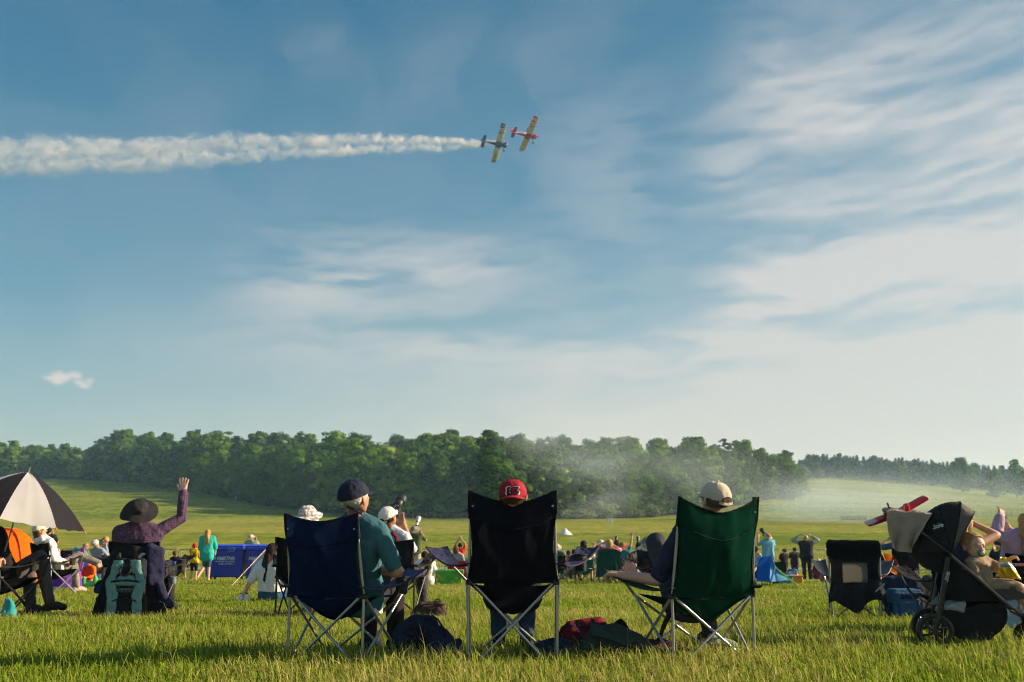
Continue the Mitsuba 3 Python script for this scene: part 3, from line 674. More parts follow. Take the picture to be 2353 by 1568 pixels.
def camp_chair(label, pos, yaw=0.0, col=BLACK, w=.58, back=1.06, seat=.50, frame=STEEL, arm_out=.14, arms=(1, 1), group=None, fine=False, dip=.09, colfn=None, bulge=.07, holder=(0, 1), mat='thin_cloth', arm_col=None, sling=.19, trim=None, arm_h=.13):
    """A folding camp chair: local x right, y the way the sitter faces, origin between the rear feet."""
    key = thing('camp_chair', label, 'camping chair', group); M = place(pos, yaw)
    h = w / 2; r = .0105 if fine else .011; cf = colfn or mottled(col, .10, 12); sd = 10 if fine else 6
    lean = .10 * (back - seat) / .56
    top = lambda q: np.array([q * (h - .022), -lean, back])
    for q in (-1, 1):
        part(key, 'upright', moved(tube([(q * h, .0, -.02), (q * h, 0, seat), top(q)], r, sd), M), 'steel', frame, 40)
        part(key, 'joint', moved(rbox(.045, .05, .035, .008, (q * h * .985, .01, seat)), M), 'plastic', BLACK)
        part(key, 'foot', moved(rbox(.034, .04, .03, .008, (q * h, 0, .015)), M), 'plastic', BLACK)
    fx, fy, fz = h + .035, .52, seat - .02
    bars = []
    for q in (-1, 1):
        bars += [((q * (h - .03), -.012 * q, seat - .01), (-q * (h - .075), -.012 * q - .004, .0)), ((q * h, .03, seat - .02), (q * (h + .01), fy, .0)), ((q * (h - .012), .04, .02), (q * fx, fy - .02, fz)),
                 ((q * fx, fy, fz), (-q * (h - .06), fy + .014 * q, .0))]
    for a, b in bars:
        part(key, 'cross_bar', moved(tube([a, b], r * .92, sd), M), 'steel', frame, 40)
    # back panel with pocket corners
    u = np.linspace(-1, 1, 29 if fine else 13); t = np.linspace(0, 1, 31 if fine else 11)
    P = np.zeros((len(u), len(t), 3))
    for i, a in enumerate(u):
        for j, b in enumerate(t):
            waist = .10 * math.sin(PI * min(1, b / .80)) ** 1.2 if b < .80 else 0
            hw = (h + .006) * (1 - waist - .03 * b)
            zt = back + .012 - dip * (1 - abs(a) ** 1.6); zb = seat - .015 * (1 - a * a)
            z = zb + (zt - zb) * b
            y = -lean * (z - seat) / (back - seat) - bulge * (1 - a * a) * math.sin(PI * min(1, .12 + .88 * (1 - b))) - .012
            P[i, j] = (a * hw, y + .006 * math.sin(a * 9 + b * 5) * (1 - a * a) * math.sin(PI * b), z)
    sh = grid_sheet(P, 0)
    sh = wrinkle(wrinkle(sh, .017, 7, len(labels), (1.8, 1, .45)), .005, 22, 4, (1, 1, .5)) if fine else sh
    put(key + '__back_panel', moved(sh, M), mat, cf, smooth=True)
    if fine:
        jj = int(.76 * (len(t) - 1))
        part(key, 'seam', moved(tube(P[:, jj] + [0, -.004, 0] - np.stack([0 * u, 0 * u, .03 * (1 - u * u)], 1), .003, 4), M), 'cloth', tuple(.4 * np.array(col)))
    ed = np.concatenate([P[0], P[:, -1], P[-1][::-1]]); tr = trim or tuple(.45 * np.array(col))
    part(key, 'piping', moved(tube(ed + [0, -.003, 0], .006, 5), M), 'cloth', tr)
    for q in (-1, 1):
        zz = np.linspace(back - .16 * (back - seat) / .56, back + .012, 5)
        pk = [top(q) * ((z - seat) / (back - seat)) + np.array([q * h, 0, seat]) * (1 - (z - seat) / (back - seat)) - [0, 0, 0] for z in zz]
        part(key, 'pocket', moved(tube(np.array([np.array([p[0], p[1], z]) for p, z in zip(pk, zz)]), .0185, 8), M), 'cloth', cf, 40)
        if fine:
            part(key, 'rivet', moved(trimesh.creation.icosphere(1, .007), M @ place((q * (h - .03), -lean * .84 - .022, back - .09))), 'steel', (.6, .6, .6))
    # seat sling
    v = np.linspace(0, 1, 19 if fine else 9); P = np.zeros((len(u), len(v), 3))
    for i, a in enumerate(u):
        for j, b in enumerate(v):
            hw = h * (1 + .06 * b)
            sag = sling * (1 - abs(a) ** 1.5)
            g = min(1, b / .30) ** .7 if b < .30 else 1 - .45 * ((b - .30) / .70) ** 1.3
            P[i, j] = (a * hw, -.01 - .05 * (1 - a * a) * math.sin(PI * min(1, b * 2)) * .6 + b * .50, seat - .012 - .015 * (1 - a * a) - sag * g)
    put(key + '__seat', moved(grid_sheet(P), M), mat, cf, smooth=True)
    ac = arm_col or col
    for k, q in enumerate((-1, 1)):
        if not arms[k]: continue
        A0, A1, A2 = np.array([q * (h + .005), -.045, seat + arm_h]), np.array([q * (h + arm_out * .55), .20, seat + arm_h - .075]), np.array([q * (h + .035 + arm_out), .47, seat + arm_h + .085])
        part(key, 'arm_post', moved(tube([(q * fx, fy - .01, fz), (q * (fx + .02 + arm_out * .5), fy - .03, fz + .13), A2 + [0, .03, .0]], r * .9, sd), M), 'steel', frame, 40)
        ts = np.linspace(0, 1, 21 if fine else 9); ss = np.linspace(-1, 1, 7)
        P = np.zeros((len(ts), len(ss), 3))
        for i, b in enumerate(ts):
            c = (1 - b) ** 2 * A0 + 2 * b * (1 - b) * A1 + b * b * A2
            wd = .034 + .055 * max(0, b - .15)
            for j, x in enumerate(ss):
                P[i, j] = c + np.array([x * wd * .95 * q, -x * .02, .012 * x * x * b + .010 * x * q * 0])
        a = part(key, 'armrest', moved(grid_sheet(P, .008), M), 'cloth', mottled(ac, .12, 15), 40)
        part(key, 'arm_edge', moved(tube(np.concatenate([P[:, 0], P[-1], P[::-1, -1]]), .006, 5), M), 'cloth', tuple(.5 * np.array(ac) + .02))
        if holder[k]:
            c = .12 * A0 + .28 * A1 + .60 * A2
            th = np.linspace(0, 2 * PI, 17); zs = np.linspace(0, 1, 5)
            N = np.array([[c + np.array([math.cos(x) * .042 * (1 - .12 * z), math.sin(x) * .055 * (1 - .12 * z), .012 - .105 * z + .008 * math.sin(3 * x) * z]) for z in zs] for x in th])
            part(a, 'cup_net', moved(grid_sheet(N, .003), M), 'cloth', (.03, .035, .03))
            part(a, 'cup_rim', moved(tube(np.array([c + np.array([math.cos(x) * .045, math.sin(x) * .058, .016]) for x in th]), .006, 5), M), 'cloth', (.03, .03, .05))
    return key, M
# ------------------------------------------------------------------ the three chairs in front and their sitters
CH2, M2 = camp_chair('black high backed folding chair in the middle of the front row, under the red cap', on(1178, 6.95), 0.0, (.010, .011, .017), .60, 1.115, .515, arm_out=.22, fine=True, arm_col=(.030, .034, .085), sling=.20, dip=.085,
                     trim=(.006, .006, .008), arm_h=.125)
p2 = figure('person in a red backwards cap numbered 83 and blue jeans in the middle front chair', on(1178, 6.95), 0.0, 'chair', 1.76, 'lap', 'lap', (.10, 0), (.02, .022, .03), 'long', (.030, .060, .115), 'long', (.012, .012, .014), SK, ('crop', (.06, .035, .02)),
            ('capback', (.30, .014, .030)), fine=True, J=((0, .25, .41), (0, .07, .75), (0, .0, .955), (.11, .60, .50), (.10, .58, .10)))


def bend(mesh, r, z0):
    m = mesh.copy(); v = np.array(m.vertices); rr = r + v[:, 2]
    m.vertices = np.stack([np.sin(v[:, 0] / r) * rr, -np.cos(v[:, 0] / r) * rr * 1.06 - .012, v[:, 1] + z0], 1)
    return m


def lettering(text, h, depth=.002, bold=True, weight=0.0):
    t = meshkit.text_mesh(text, h, depth, bold)
    t.apply_translation([-t.bounds[:, 0].mean(), -t.bounds[:, 1].mean(), 0])
    return t


def put_number(p, text, h, z, r, c_out, c_in):
    o = lettering(text, h * 1.16, .003); o.apply_scale([1.10, 1, 1]); i = lettering(text, h, .0045, True)
    for nm, t, c in (('number_outline', o, c_out), ('number', i, c_in)):
        t = t.subdivide_to_size(.006) if hasattr(t, 'subdivide_to_size') else t
        part(p.key, nm, moved(bend(t, r, z), p.head), 'cloth', c, False)


put_number(p2, '83', .050, .058, .1035, (.62, .60, .55), (.012, .018, .05))

CH1, M1 = camp_chair('blue folding chair on the left of the front row, turned to the right', on(745, 6.95), math.radians(-20), (.009, .018, .058), .57, .965, .43, arm_out=.13, fine=True, arm_col=(.05, .06, .16), sling=.15, dip=.055, arm_h=.065,
                     trim=(.02, .022, .02))
p1 = figure('grey haired person in a navy cap and teal polo shirt in the blue front chair', on(745, 6.95), math.radians(-20), 'chair', 1.80, ((.05, .02, -.27), (-.12, .24, -.31)), ((.115, .045, -.255), (-.10, .19, -.245)), (.26, -.30), (.036, .125, .155), .42, (.020, .019, .020),
            'long', (.02, .02, .024), SK2, ('short', (.42, .40, .37)), ('cap', (.012, .018, .040)), fine=True, J=((.07, .27, .38), (.135, .11, .72), (.18, .05, .928), (.17, .66, .52), (.20, .62, .09)), kl=((-.02, .66, .50), (.0, .60, .09)), fat=1.0)
part(p1.key, 'cap_strap', moved(tube([(.035, -.116, -.018), (.075, -.10, -.042), (.10, -.085, -.066), (.118, -.075, -.085)], [.008, .008, .008, .006], 6), p1.head), 'cloth', (.012, .016, .035))
part(p1.key, 'strap_buckle', moved(rbox(.022, .006, .014, .002, (.0, -.124, -.006)), p1.head), 'steel', (.7, .66, .5))
for q in (0,):
    part(CH1, 'care_label', moved(grid_sheet(np.array([[(.26 + .0 * a, .20 + .13 * a, .335 + .03 * a - .07 * b) for b in (0, 1)] for a in (0, 1)]), .002), M1), 'cloth', (.62, .62, .56))

CH3, M3 = camp_chair('dark green folding chair on the right of the front row', on(1643, 6.98), math.radians(19), (.005, .040, .024), .62, 1.075, .425, arm_out=.18, fine=True, arm_col=(.012, .045, .026), sling=.16, dip=.11, arm_h=.06, bulge=.09, trim=(.004, .010, .008))
p3 = figure('person in a beige cap and navy T-shirt in the dark green front chair', on(1643, 6.98), math.radians(19), 'chair', 1.80, ((.15, .10, -.31), (.325, .30, -.285)), ((.145, .04, -.235), (.08, .26, -.27)), (.18, .15), (.022, .027, .065), .44, (.045, .045, .052),
            'long', (.015, .015, .017), SK3, ('crop', (.10, .08, .06)), ('cap', (.52, .45, .36)), fine=True, J=((.0, .25, .36), (.02, .09, .71), (.015, .03, .915), (.24, .62, .44), (.36, .66, .09)), kl=((-.10, .60, .74), (.14, .74, .52)), fat=1.12, hands=((1.15, .2, 0), (.6, .4, 0)))
cx = np.linspace(-1, 1, 15); cz = np.linspace(0, 1, 5)
part(p3.key, 'cap_strap', moved(grid_sheet(np.array([[(math.sin(a * .5) * .116, -math.cos(a * .5) * .122 - .012, -.012 + .018 * b + .006 * a * a) for b in cz] for a in cx]), .005), p3.head), 'cloth', (.50, .43, .34), 40)
part(p3.key, 'cap_opening', moved(grid_sheet(np.array([[(math.sin(a * .38) * .118, -math.cos(a * .38) * .124 - .012, .012 + .034 * b * (1 - a * a) ** .5) for b in cz] for a in cx]), .002), p3.head), 'cloth', (.10, .075, .055), 40)


def bag(name, label, pos, yaw, col, size, seed, lumps=(), group=None, mat='cloth', bn='body'):
    """A soft bag: hulls of spheres, wrinkled. lumps: ((x, y, z), radius) groups in metres."""
    key = thing(name, label, 'bag', group); M = place(pos, yaw)
    m = union([hull([(np.array(p) * 1.0, r) for p, r in g], 2) for g in lumps])
    put(key + '__' + bn, moved(wrinkle(soften(m, size, 5), .020, 9, seed), M), mat, mottled(col, .2, 9), smooth=True)
    return key, M


RK, MR = bag('rucksack', 'dark navy rucksack lying in the grass right of the blue chair', on(972, 7.15), .0, (.012, .020, .045), .02, 5,
             [[((-.12, 0, .13), .10), ((-.06, .05, .22), .075), ((.03, .06, .20), .08), ((-.13, .04, .07), .09)], [((.02, 0, .08), .085), ((.16, .02, .07), .08), ((.10, .05, .15), .07)], [((.20, 0, .06), .05), ((.24, .04, .10), .03)]])
for k in range(9):
    a = k / 9 * 2 * PI
    part(RK, 'gather_fold', moved(tube([(-.02 + .022 * math.cos(a), -.105, .155 + .022 * math.sin(a)), (-.03 + .07 * math.cos(a), -.105, .15 + .07 * math.sin(a)), (-.035 + .10 * math.cos(a), -.075, .15 + .095 * math.sin(a))], [.010, .013, .006], 6), MR), 'cloth', (.010, .012, .018), 40)
part(RK, 'strap', moved(tube([(.02, -.04, .262), (.06, -.02, .285), (.10, -.02, .262), (.14, -.03, .20), (.155, -.05, .15)], .006, 6), MR), 'cloth', BLACK)
part(RK, 'side_pocket', moved(wrinkle(soften(hull([((.10, -.06, .06), .05), ((.19, -.055, .055), .045), ((.15, -.06, .10), .04)], 2), .02, 4), .012, 14, 4), MR), 'cloth', (.012, .024, .065), smooth=True)
tx = lettering('gear', .022, .002, False); tx.apply_transform(trimesh.transformations.rotation_matrix(PI, [0, 0, 1])); tx.apply_transform(place((.185, -.118, .055), rx=PI / 2, ry=0))
part(RK, 'bag_lettering', moved(tx, MR), 'cloth', (.35, .36, .36), False)
BP, MB_ = bag('backpack', 'brown backpack standing in the grass behind the navy rucksack', on(985, 11.2), .1, (.048, .030, .026), .02, 6, [[((-.15, 0, .04), .05), ((.14, 0, .05), .055), ((-.08, 0, .13), .05), ((.12, .02, .14), .045), ((-.1, .08, .08), .06), ((.12, .10, .08), .06)]])
part(BP, 'zip', moved(tube([(-.15, -.05, .10), (-.06, -.065, .155), (.05, -.06, .16), (.17, -.035, .15)], .007, 6), MB_), 'cloth', (.02, .014, .012))
part(BP, 'front_pocket', moved(wrinkle(soften(hull([((.02, -.055, .04), .03), ((.14, -.05, .05), .035), ((.10, -.05, .10), .03)], 2), .02, 3), .01, 14, 2), MB_), 'cloth', (.035, .028, .024), smooth=True)
part(BP, 'grab_loop', moved(tube([(.06, .0, .185), (.08, .0, .205), (.11, .0, .205), (.13, .0, .185)], .007, 6), MB_), 'cloth', (.05, .035, .03))
k = thing('strap', 'grey webbing strap trailing through the grass left of the middle chair', 'strap'); P = on(1052, 7.02)
put(k + '__webbing', tube([P + [-.10, .05, .05], P + [-.04, .02, .055], P + [.02, .03, .05], P + [.09, .0, .06]], [.010, .012, .012, .010], 6), 'cloth', (.10, .09, .08))

# heap of clothing between the middle and the green chair
def plaid(v):
    a = ((np.floor(v[:, 0] * 26 + 2 * v[:, 2]) % 3) == 0)[:, None]; b = ((np.floor(v[:, 2] * 30 + v[:, 1] * 14) % 3) == 0)[:, None]
    c = np.tile([.16, .010, .020], (len(v), 1)); c = np.where(a, c * .35 + [0.004, .006, .02], c); return np.where(b, c * .4 + [.0, .006, .025], c)


def heap(label, pos, lumps, colour, seed, cat='clothing', name='folded_clothing', amp=.03):
    k = thing(name, label, cat)
    m = union([hull([(np.array(p), r) for p, r in g], 2) for g in lumps])
    put(k, moved(wrinkle(soften(m, .018, 4), amp, 8, seed, (1, 1, 1.6)), place(pos)), 'cloth', colour, smooth=True)
    return k


heap('dark red plaid shirt heaped behind the green bag', on(1345, 7.4), [[((-.16, 0, .06), .07), ((-.10, 0, .17), .055), ((.10, .02, .20), .05), ((.14, .05, .08), .08), ((-.05, .1, .1), .08)]], plaid, 3)
heap('navy jacket crumpled at the right foot of the middle chair', on(1290, 7.15), [[((-.17, 0, .04), .05), ((-.09, 0, .10), .035), ((.05, 0, .07), .05)], [((.02, -.05, .03), .045), ((.18, -.04, .04), .05)]], mottled((.014, .022, .05), .2), 4)
GB, MG = bag('shoulder_bag', 'dark green canvas shoulder bag lying in front of the plaid shirt', on(1412, 7.05), .0, (.020, .036, .030), .018, 8, [[((-.19, 0, .05), .055), ((-.13, 0, .17), .05), ((.0, .02, .19), .045), ((.16, .02, .12), .05), ((.21, 0, .05), .055), ((-.1, .1, .06), .06), ((.12, .1, .06), .06)]])
u = np.linspace(0, 1, 15); v = np.linspace(0, 1, 6)
part(GB, 'flap', moved(wrinkle(grid_sheet(np.array([[(-.16 + .36 * a, .03 - .10 * b - .0 * a, .235 - .085 * a - (.075 - .01 * math.sin(a * 7)) * b ** 1.5) for b in v] for a in u]), .012), .008, 14, 3), MG), 'cloth', (.024, .042, .036), 50)
for x in (-.09, .13):
    part(GB, 'buckle', moved(rbox(.045, .014, .05, .004, (x, -.085, .125 - .28 * (x + .09) * .3)), MG), 'cloth', (.012, .020, .018))
part(GB, 'strap', moved(wrinkle(grid_sheet(np.array([[(.0 + .50 * a, .12 + .03 * b - .05 * math.sin(a * 3), .17 + .12 * math.exp(-((a - .13) / .13) ** 2) + .30 * np.clip((a - .62) / .38, 0, 1) ** .8 * (1 - .0 * b) - .07 * math.sin(PI * np.clip(a / .8, 0, 1)) - .07 * b) for b in v] for a in np.linspace(0, 1, 29)]), .012), .006, 12, 4), MG), 'cloth', (.010, .010, .011), 50)
heap('dark maroon jumper in the grass by the left foot of the green chair', on(1520, 7.1), [[((-.10, 0, .08), .055), ((.02, .02, .09), .05), ((.08, 0, .05), .05)], [((.0, -.05, .03), .05), ((.16, -.05, .03), .045)]], mottled((.045, .012, .026), .2), 9)
k = thing('bag', 'small grey green bag in the grass under the green chair', 'bag')
put(k, moved(wrinkle(soften(hull([((-.07, 0, .05), .05), ((.08, 0, .045), .05), ((-.05, .04, .10), .03)], 2), .02, 3), .015, 10, 2), place(on(1655, 7.45))), 'cloth', (.20, .25, .22), smooth=True)

# ------------------------------------------------------------------ second row: waving person with the backpack
def dark_coat(v):
    return mottled((.011, .011, .016), .15)(v)


B0 = on(303, 11.4); MB = place(B0, .03)
CHB, MCB = camp_chair('black folding chair hung with a coat and a turquoise backpack', B0, .03, (.012, .012, .015), .56, .82, .44, frame=DARKSTEEL, arm_out=.16, fine=False, sling=.12, dip=.02)


def check_shirt(v):
    a = (np.sin(v[:, 0] * 260) > .35)[:, None]; b = (np.sin(v[:, 2] * 260) > .45)[:, None]
    c = np.tile([.120, .072, .125], (len(v), 1)); c = np.where(a, c * [.55, .5, .65], c); return np.where(b, c * [.62, .6, .75], c)


pb = figure('person in a black sun hat and purple checked shirt raising one arm high to wave', B0, .03, 'chair', 1.84, ((.07, .10, -.24), (.02, .30, -.22)), ((.215, .10, .145), (.205, .14, .425)), (.62, .12), (.12, .07, .13), 'long', (.02, .02, .03), 'long',
            (.02, .02, .02), SK3, ('crop', (.10, .09, .08)), ('wide', (.022, .022, .025), (.016, .016, .019)), fine=True, topcol=check_shirt, fat=1.15, hands=((.5, .4, 0), (.12, .55, 0)), J=((0, .24, .44), (-.01, .08, .78), (.0, .05, .985), (.15, .66, .50), (.16, .74, .09)))
# coat over the chair
k = thing('coat', 'long black coat draped over the back and left side of the waving person\'s chair', 'coat')
u = np.linspace(-1, 1, 33); v = np.linspace(0, 1, 20)
P = np.array([[(-.02 + a * (.27 + .13 * b ** 1.2) - .05 * b * (a < 0), -.16 - .06 * math.cos(a * 1.4) * 1 + .05 * math.sin(a * 11 + 1.3) * b + (.20 * abs(a) ** 3), .80 - .10 * a * a - .74 * b) for b in v] for a in u])
put(k + '__drape', moved(wrinkle(grid_sheet(P, .012), .012, 8, 3), MB), 'cloth', dark_coat, 60)
k = thing('jacket', 'navy fleece jacket hung on the right of the waving person\'s chair, one sleeve dangling', 'jacket')
j = union([hull([((.20, -.15, .78), .05), ((.30, -.10, .72), .05), ((.31, -.08, .42), .05), ((.22, -.14, .40), .05)], 2), capsule((.29, -.08, .42), .06, (.36, -.10, .24), .052), capsule((.36, -.10, .24), .052, (.44, -.11, .155), .045)])
put(k + '__body', moved(wrinkle(soften(j, .02, 5), .02, 9, 7), MB), 'cloth', mottled((.016, .020, .055), .2), smooth=True)
# backpack on the chair back
k = thing('backpack', 'turquoise and black rucksack hanging on the back of the waving person\'s chair', 'backpack')
MP = MB @ place((.03, -.30, .0))
TQ = (.145, .31, .31)
put(k + '__body', moved(wrinkle(soften(hull([((a * .115, b, z), .06) for a in (-1, 1) for b, z in ((.0, .09), (.06, .09), (.02, .55), (.06, .60))], 2), .02, 4), .012, 10, 3), MP), 'cloth', mottled((.012, .014, .018), .15), smooth=True)
for q in (-1, 1):
    sp = soften(union([hull([((q * .165, 0, .04), .03), ((q * .120, 0, .05), .03), ((q * .150, 0, .26), .036), ((q * .105, 0, .27), .03)], 2), hull([((q * .150, 0, .26), .036), ((q * .105, 0, .27), .03), ((q * .185, 0, .39), .03), ((q * .145, 0, .41), .03)], 2),
                       hull([((q * .185, 0, .39), .03), ((q * .145, 0, .41), .03), ((q * .130, 0, .52), .04)], 2), hull([((q * .130, 0, .52), .04), ((q * .075, 0, .52), .02), ((q * .10, 0, .68), .038), ((q * .065, 0, .66), .03)], 2)]).trim_by_plane((0, 0, -1), -.645), .015, 2)
    sp.vertices = np.asarray(sp.vertices) * [1, .55, 1] + [0, -.062, 0]
    part(k, 'side_panel', moved(wrinkle(sp, .014, 14, 4), MP), 'cloth', mottled(TQ, .2, 14), smooth=True)
    part(k, 'shoulder_strap', moved(tube([(q * .10, -.02, .66), (q * .12, .03, .70), (q * .13, .09, .70)], [.020, .018, .014], 8), MP), 'cloth', (.02, .03, .03))
    part(k, 'mesh_pocket', moved(soften(hull([((q * .19, .0, .10), .045), ((q * .185, .01, .24), .03)], 2), .02, 3), MP), 'cloth', (.03, .016, .014), smooth=True)
part(k, 'lower_panel', moved(soften(hull([((-.09, -.055, .40), .03), ((.09, -.055, .40), .03), ((-.06, -.06, .46), .022), ((.06, -.06, .46), .022)], 2), .02, 3), MP), 'cloth', TQ, smooth=True)
part(k, 'zip', moved(tube([(-.19, -.04, .36), (-.15, -.075, .415), (-.05, -.095, .43), (.05, -.095, .43), (.15, -.075, .415), (.19, -.04, .36)], .010, 7), MP), 'cloth', BLACK)
part(k, 'zip', moved(tube([(-.15, -.07, .19), (-.10, -.085, .225), (0, -.085, .235), (.10, -.085, .225), (.15, -.07, .19)], .007, 6), MP), 'cloth', BLACK)
part(k, 'grab_handle', moved(tube([(-.055, -.075, .575), (-.055, -.11, .52), (-.03, -.115, .485), (.03, -.115, .485), (.055, -.11, .52), (.055, -.075, .575)], .011, 7), MP), 'cloth', (.02, .02, .025))
t = lettering('CONVERGYS', .022, .002, False); part(k, 'lettering', moved(t, MP @ place((.01, -.078, .335), rx=PI / 2)), 'cloth', (.30, .34, .34), False)
t = lettering('outthinking outdoing', .009, .002, False); part(k, 'lettering', moved(t, MP @ place((.01, -.079, .310), rx=PI / 2)), 'cloth', (.20, .24, .24), False)
# pouches and bottle
k = thing('pouch', 'blue zipped pouch hanging below the left armrest of the waving person\'s chair', 'pouch')
put(k + '__body', moved(soften(hull([((-.40, .05, .36), .035), ((-.33, .05, .41), .035), ((-.42, .05, .30), .04), ((-.36, .05, .29), .03)], 2), .02, 3), MB), 'cloth', (.018, .045, .16), smooth=True)
part(k, 'zip', moved(tube([(-.44, .01, .35), (-.39, .005, .385), (-.33, .01, .42)], .008, 6), MB), 'cloth', BLACK)
k = thing('pouch', 'small dark blue pouch hanging low at the left of the waving person\'s chair', 'pouch')
put(k + '__body', moved(soften(hull([((-.40, .05, .20), .03), ((-.32, .05, .18), .03), ((-.38, .05, .165), .02)], 2), .02, 3), MB), 'cloth', (.012, .020, .07), smooth=True)
k = thing('water_bottle', 'clear water bottle with a blue cap in the cup holder of the waving person\'s chair', 'bottle')
prof = np.array([(0, 0), (.036, .0), (.038, .02), (.036, .06), (.038, .10), (.036, .15), (.034, .18), (.018, .205), (.016, .225)])
put(k + '__bottle', moved(trimesh.creation.revolve(prof, sections=20), MB @ place((.40, .10, .36))), 'clear_plastic', smooth=True)
part(k, 'water', moved(trimesh.creation.revolve(np.array([(0, .004), (.033, .004), (.034, .08), (.0, .08)]), sections=20), MB @ place((.40, .10, .36))), 'plastic', (.16, .22, .24), 40)
part(k, 'cap', moved(trimesh.creation.cylinder(.022, .028, sections=16), MB @ place((.40, .10, .595))), 'plastic', (.015, .06, .35), 40)

# ------------------------------------------------------------------ umbrella and its holder
k = thing('umbrella', 'big white and dark grey golf umbrella held up at the left edge', 'umbrella')
A = pix(66, 1084, 10.7)
R, DH = .71, .50
MU = place(A - np.array([0, 0, DH]), 0) @ place(ry=.19, rx=-.05); MU[:3, 3] = A - (MU[:3, :3] @ np.array([0, 0, DH]))
prof = lambda b: (R * b, DH * (1 - .45 * b - .55 * b * b))
for i in range(8):
    a0 = math.radians(-90 - 30 + 45 * i)
    u = np.linspace(0, 1, 13); v = np.linspace(0.015, 1, 16)
    P = np.zeros((13, 16, 3))
    for x, s in enumerate(u):
        for y, b in enumerate(v):
            rr, zz = prof(b); arc = 4 * s * (1 - s)
            rr *= 1 - .115 * arc * b ** 2; zz += .045 * arc * b ** 3 * 0 + .02 * arc * (1 - b) * b - .012 * arc
            an = a0 + s * PI / 4
            P[x, y] = (rr * math.cos(an), rr * math.sin(an), zz + .006 * math.sin(s * 17 + i) * b * arc)
    part(k, 'panel', moved(grid_sheet(P), MU), 'thin_cloth', mottled((.50, .515, .54) if i % 2 == 1 else (.030, .030, .040), .06, 6), smooth=True)
    rib = np.array([(prof(b)[0] * math.cos(a0), prof(b)[0] * math.sin(a0), prof(b)[1] - .008) for b in np.linspace(.02, 1, 12)])
    rb = part(k, 'rib', moved(tube(rib, .004, 6), MU), 'steel', (.35, .33, .30))
    e = rib[-1]; d = (rib[-1] - rib[-2]) / np.linalg.norm(rib[-1] - rib[-2])
    part(rb, 'tip', moved(tube([e - d * .02, e + d * .035], [.008, .005], 7), MU), 'plastic', (.55, .20, .03))
    part(k, 'strut', moved(tube([rib[6], (0, 0, DH * .35)], .003, 5), MU), 'steel', (.3, .3, .3))
part(k, 'shaft', moved(tube([(0, 0, DH), (0, 0, -.40)], .008, 8), MU), 'steel', (.25, .22, .2))
part(k, 'finial', moved(tube([(0, 0, DH - .01), (0, 0, DH + .02), (0, 0, DH + .05)], [.012, .009, .004], 8), MU), 'plastic', (.20, .17, .12))
part(k, 'handle', moved(tube([(0, 0, -.36), (0, 0, -.52)], .017, 10), MU), 'cloth', (.03, .025, .02))
HD = (MU @ np.r_[0, 0, -.40, 1])[:3]
UM = on(-50, 11.0); My = math.radians(-25)
camp_chair('dark folding chair at the left edge under the umbrella', UM, My, (.012, .012, .015), .56, .86, .45, frame=DARKSTEEL, arm_out=.10)
fr = np.linalg.inv(place(UM, My, s=1.02)) @ np.r_[HD, 1]
shx = np.array([.175, .05, .80]) + [0, -.0, .115]
w = (fr[:3] - shx); el = w * .5 + np.array([.10, -.02, -.08])
figure('person in black holding the umbrella, cut off by the left edge', UM, My, 'chair', 1.78, 'lap', (tuple(el), tuple(w)), (.3, 0), (.010, .010, .013), 'long', (.085, .070, .075), 'long', (.03, .03, .03), SK, ('short', (.04, .03, .02)), fine=True,
       kr=((.22, .52, .64), (.34, .60, .14)), kl=((-.05, .60, .50), (-.02, .66, .09)))
k = thing('bag', 'teal carrier bag in the grass at the left edge', 'bag')
put(k, moved(wrinkle(soften(hull([((0, 0, .05), .06), ((.05, 0, .06), .05), ((.0, 0, .22), .02), ((.05, 0, .20), .02)], 2), .02, 3), .02, 12, 6), place(on(12, 10.8))), 'cloth', (.03, .30, .32), smooth=True)

# ------------------------------------------------------------------ polka dot hat and white cap, behind the blue chair
def dots(v):
    # dots on a loose lattice in the hat's own space
    q = v * 26; cell = np.floor(q); f = q - cell - .5
    d = np.sqrt((f ** 2).sum(1)); c = np.tile([.30, .29, .28], (len(v), 1))
    return np.where((d < .46)[:, None], [.75, .74, .71], c)


XP = on(688, 11.2)
def speck(v):
    n = meshkit.noise(v * 90, 4); c = np.tile([.012, .016, .018], (len(v), 1)); return np.where(((n > .82) & (v[:, 2] > XP[2] + .60))[:, None], [.45, .50, .52], c)


CHX, MX = camp_chair('black folding chair with a pale blossom print, left of the blue front chair', XP, -.12, (.012, .016, .018), .55, .86, .44, frame=DARKSTEEL, arm_out=.10, colfn=speck, dip=.03)
px = figure('person in a grey polka dot hat with a neck flap behind the blue front chair', XP, -.12, 'chair', 1.70, 'lap', 'rest', (.25, -.2), (.20, .16, .42), 'none', (.20, .16, .42), 'long', (.2, .1, .1), SK2, ('short', (.10, .07, .05)), ('flap', (.3, .29, .28), (.3, .29, .28), dots),
            J=((.03, .26, .44), (.05, .08, .80), (.06, .04, 1.005), (.15, .66, .50), (.16, .74, .09)))
ZP = on(893, 11.4)
CHZ, MZ = camp_chair('black folding chair with a faint leaf pattern under the white capped photographer', ZP, -.08, (.016, .018, .022), .56, .84, .44, frame=DARKSTEEL, arm_out=.10, dip=.03)
pz = figure('photographer in a white cap seated with a long lens raised, right of the navy cap', ZP, -.25, 'chair', 1.70, 'camera', ((.06, .18, -.15), (-.09, .23, .15)), (.42, -.35), (.46, .52, .60), .45, (.05, .05, .06), 'long', (.03, .03, .03), SK2, ('crop', (.03, .02, .015)),
            ('cap', (.72, .71, .67)), fine=True, J=((-.02, .25, .44), (-.03, .11, .79), (-.03, .07, 1.0), (.15, .66, .50), (.16, .74, .09)), fat=.90)
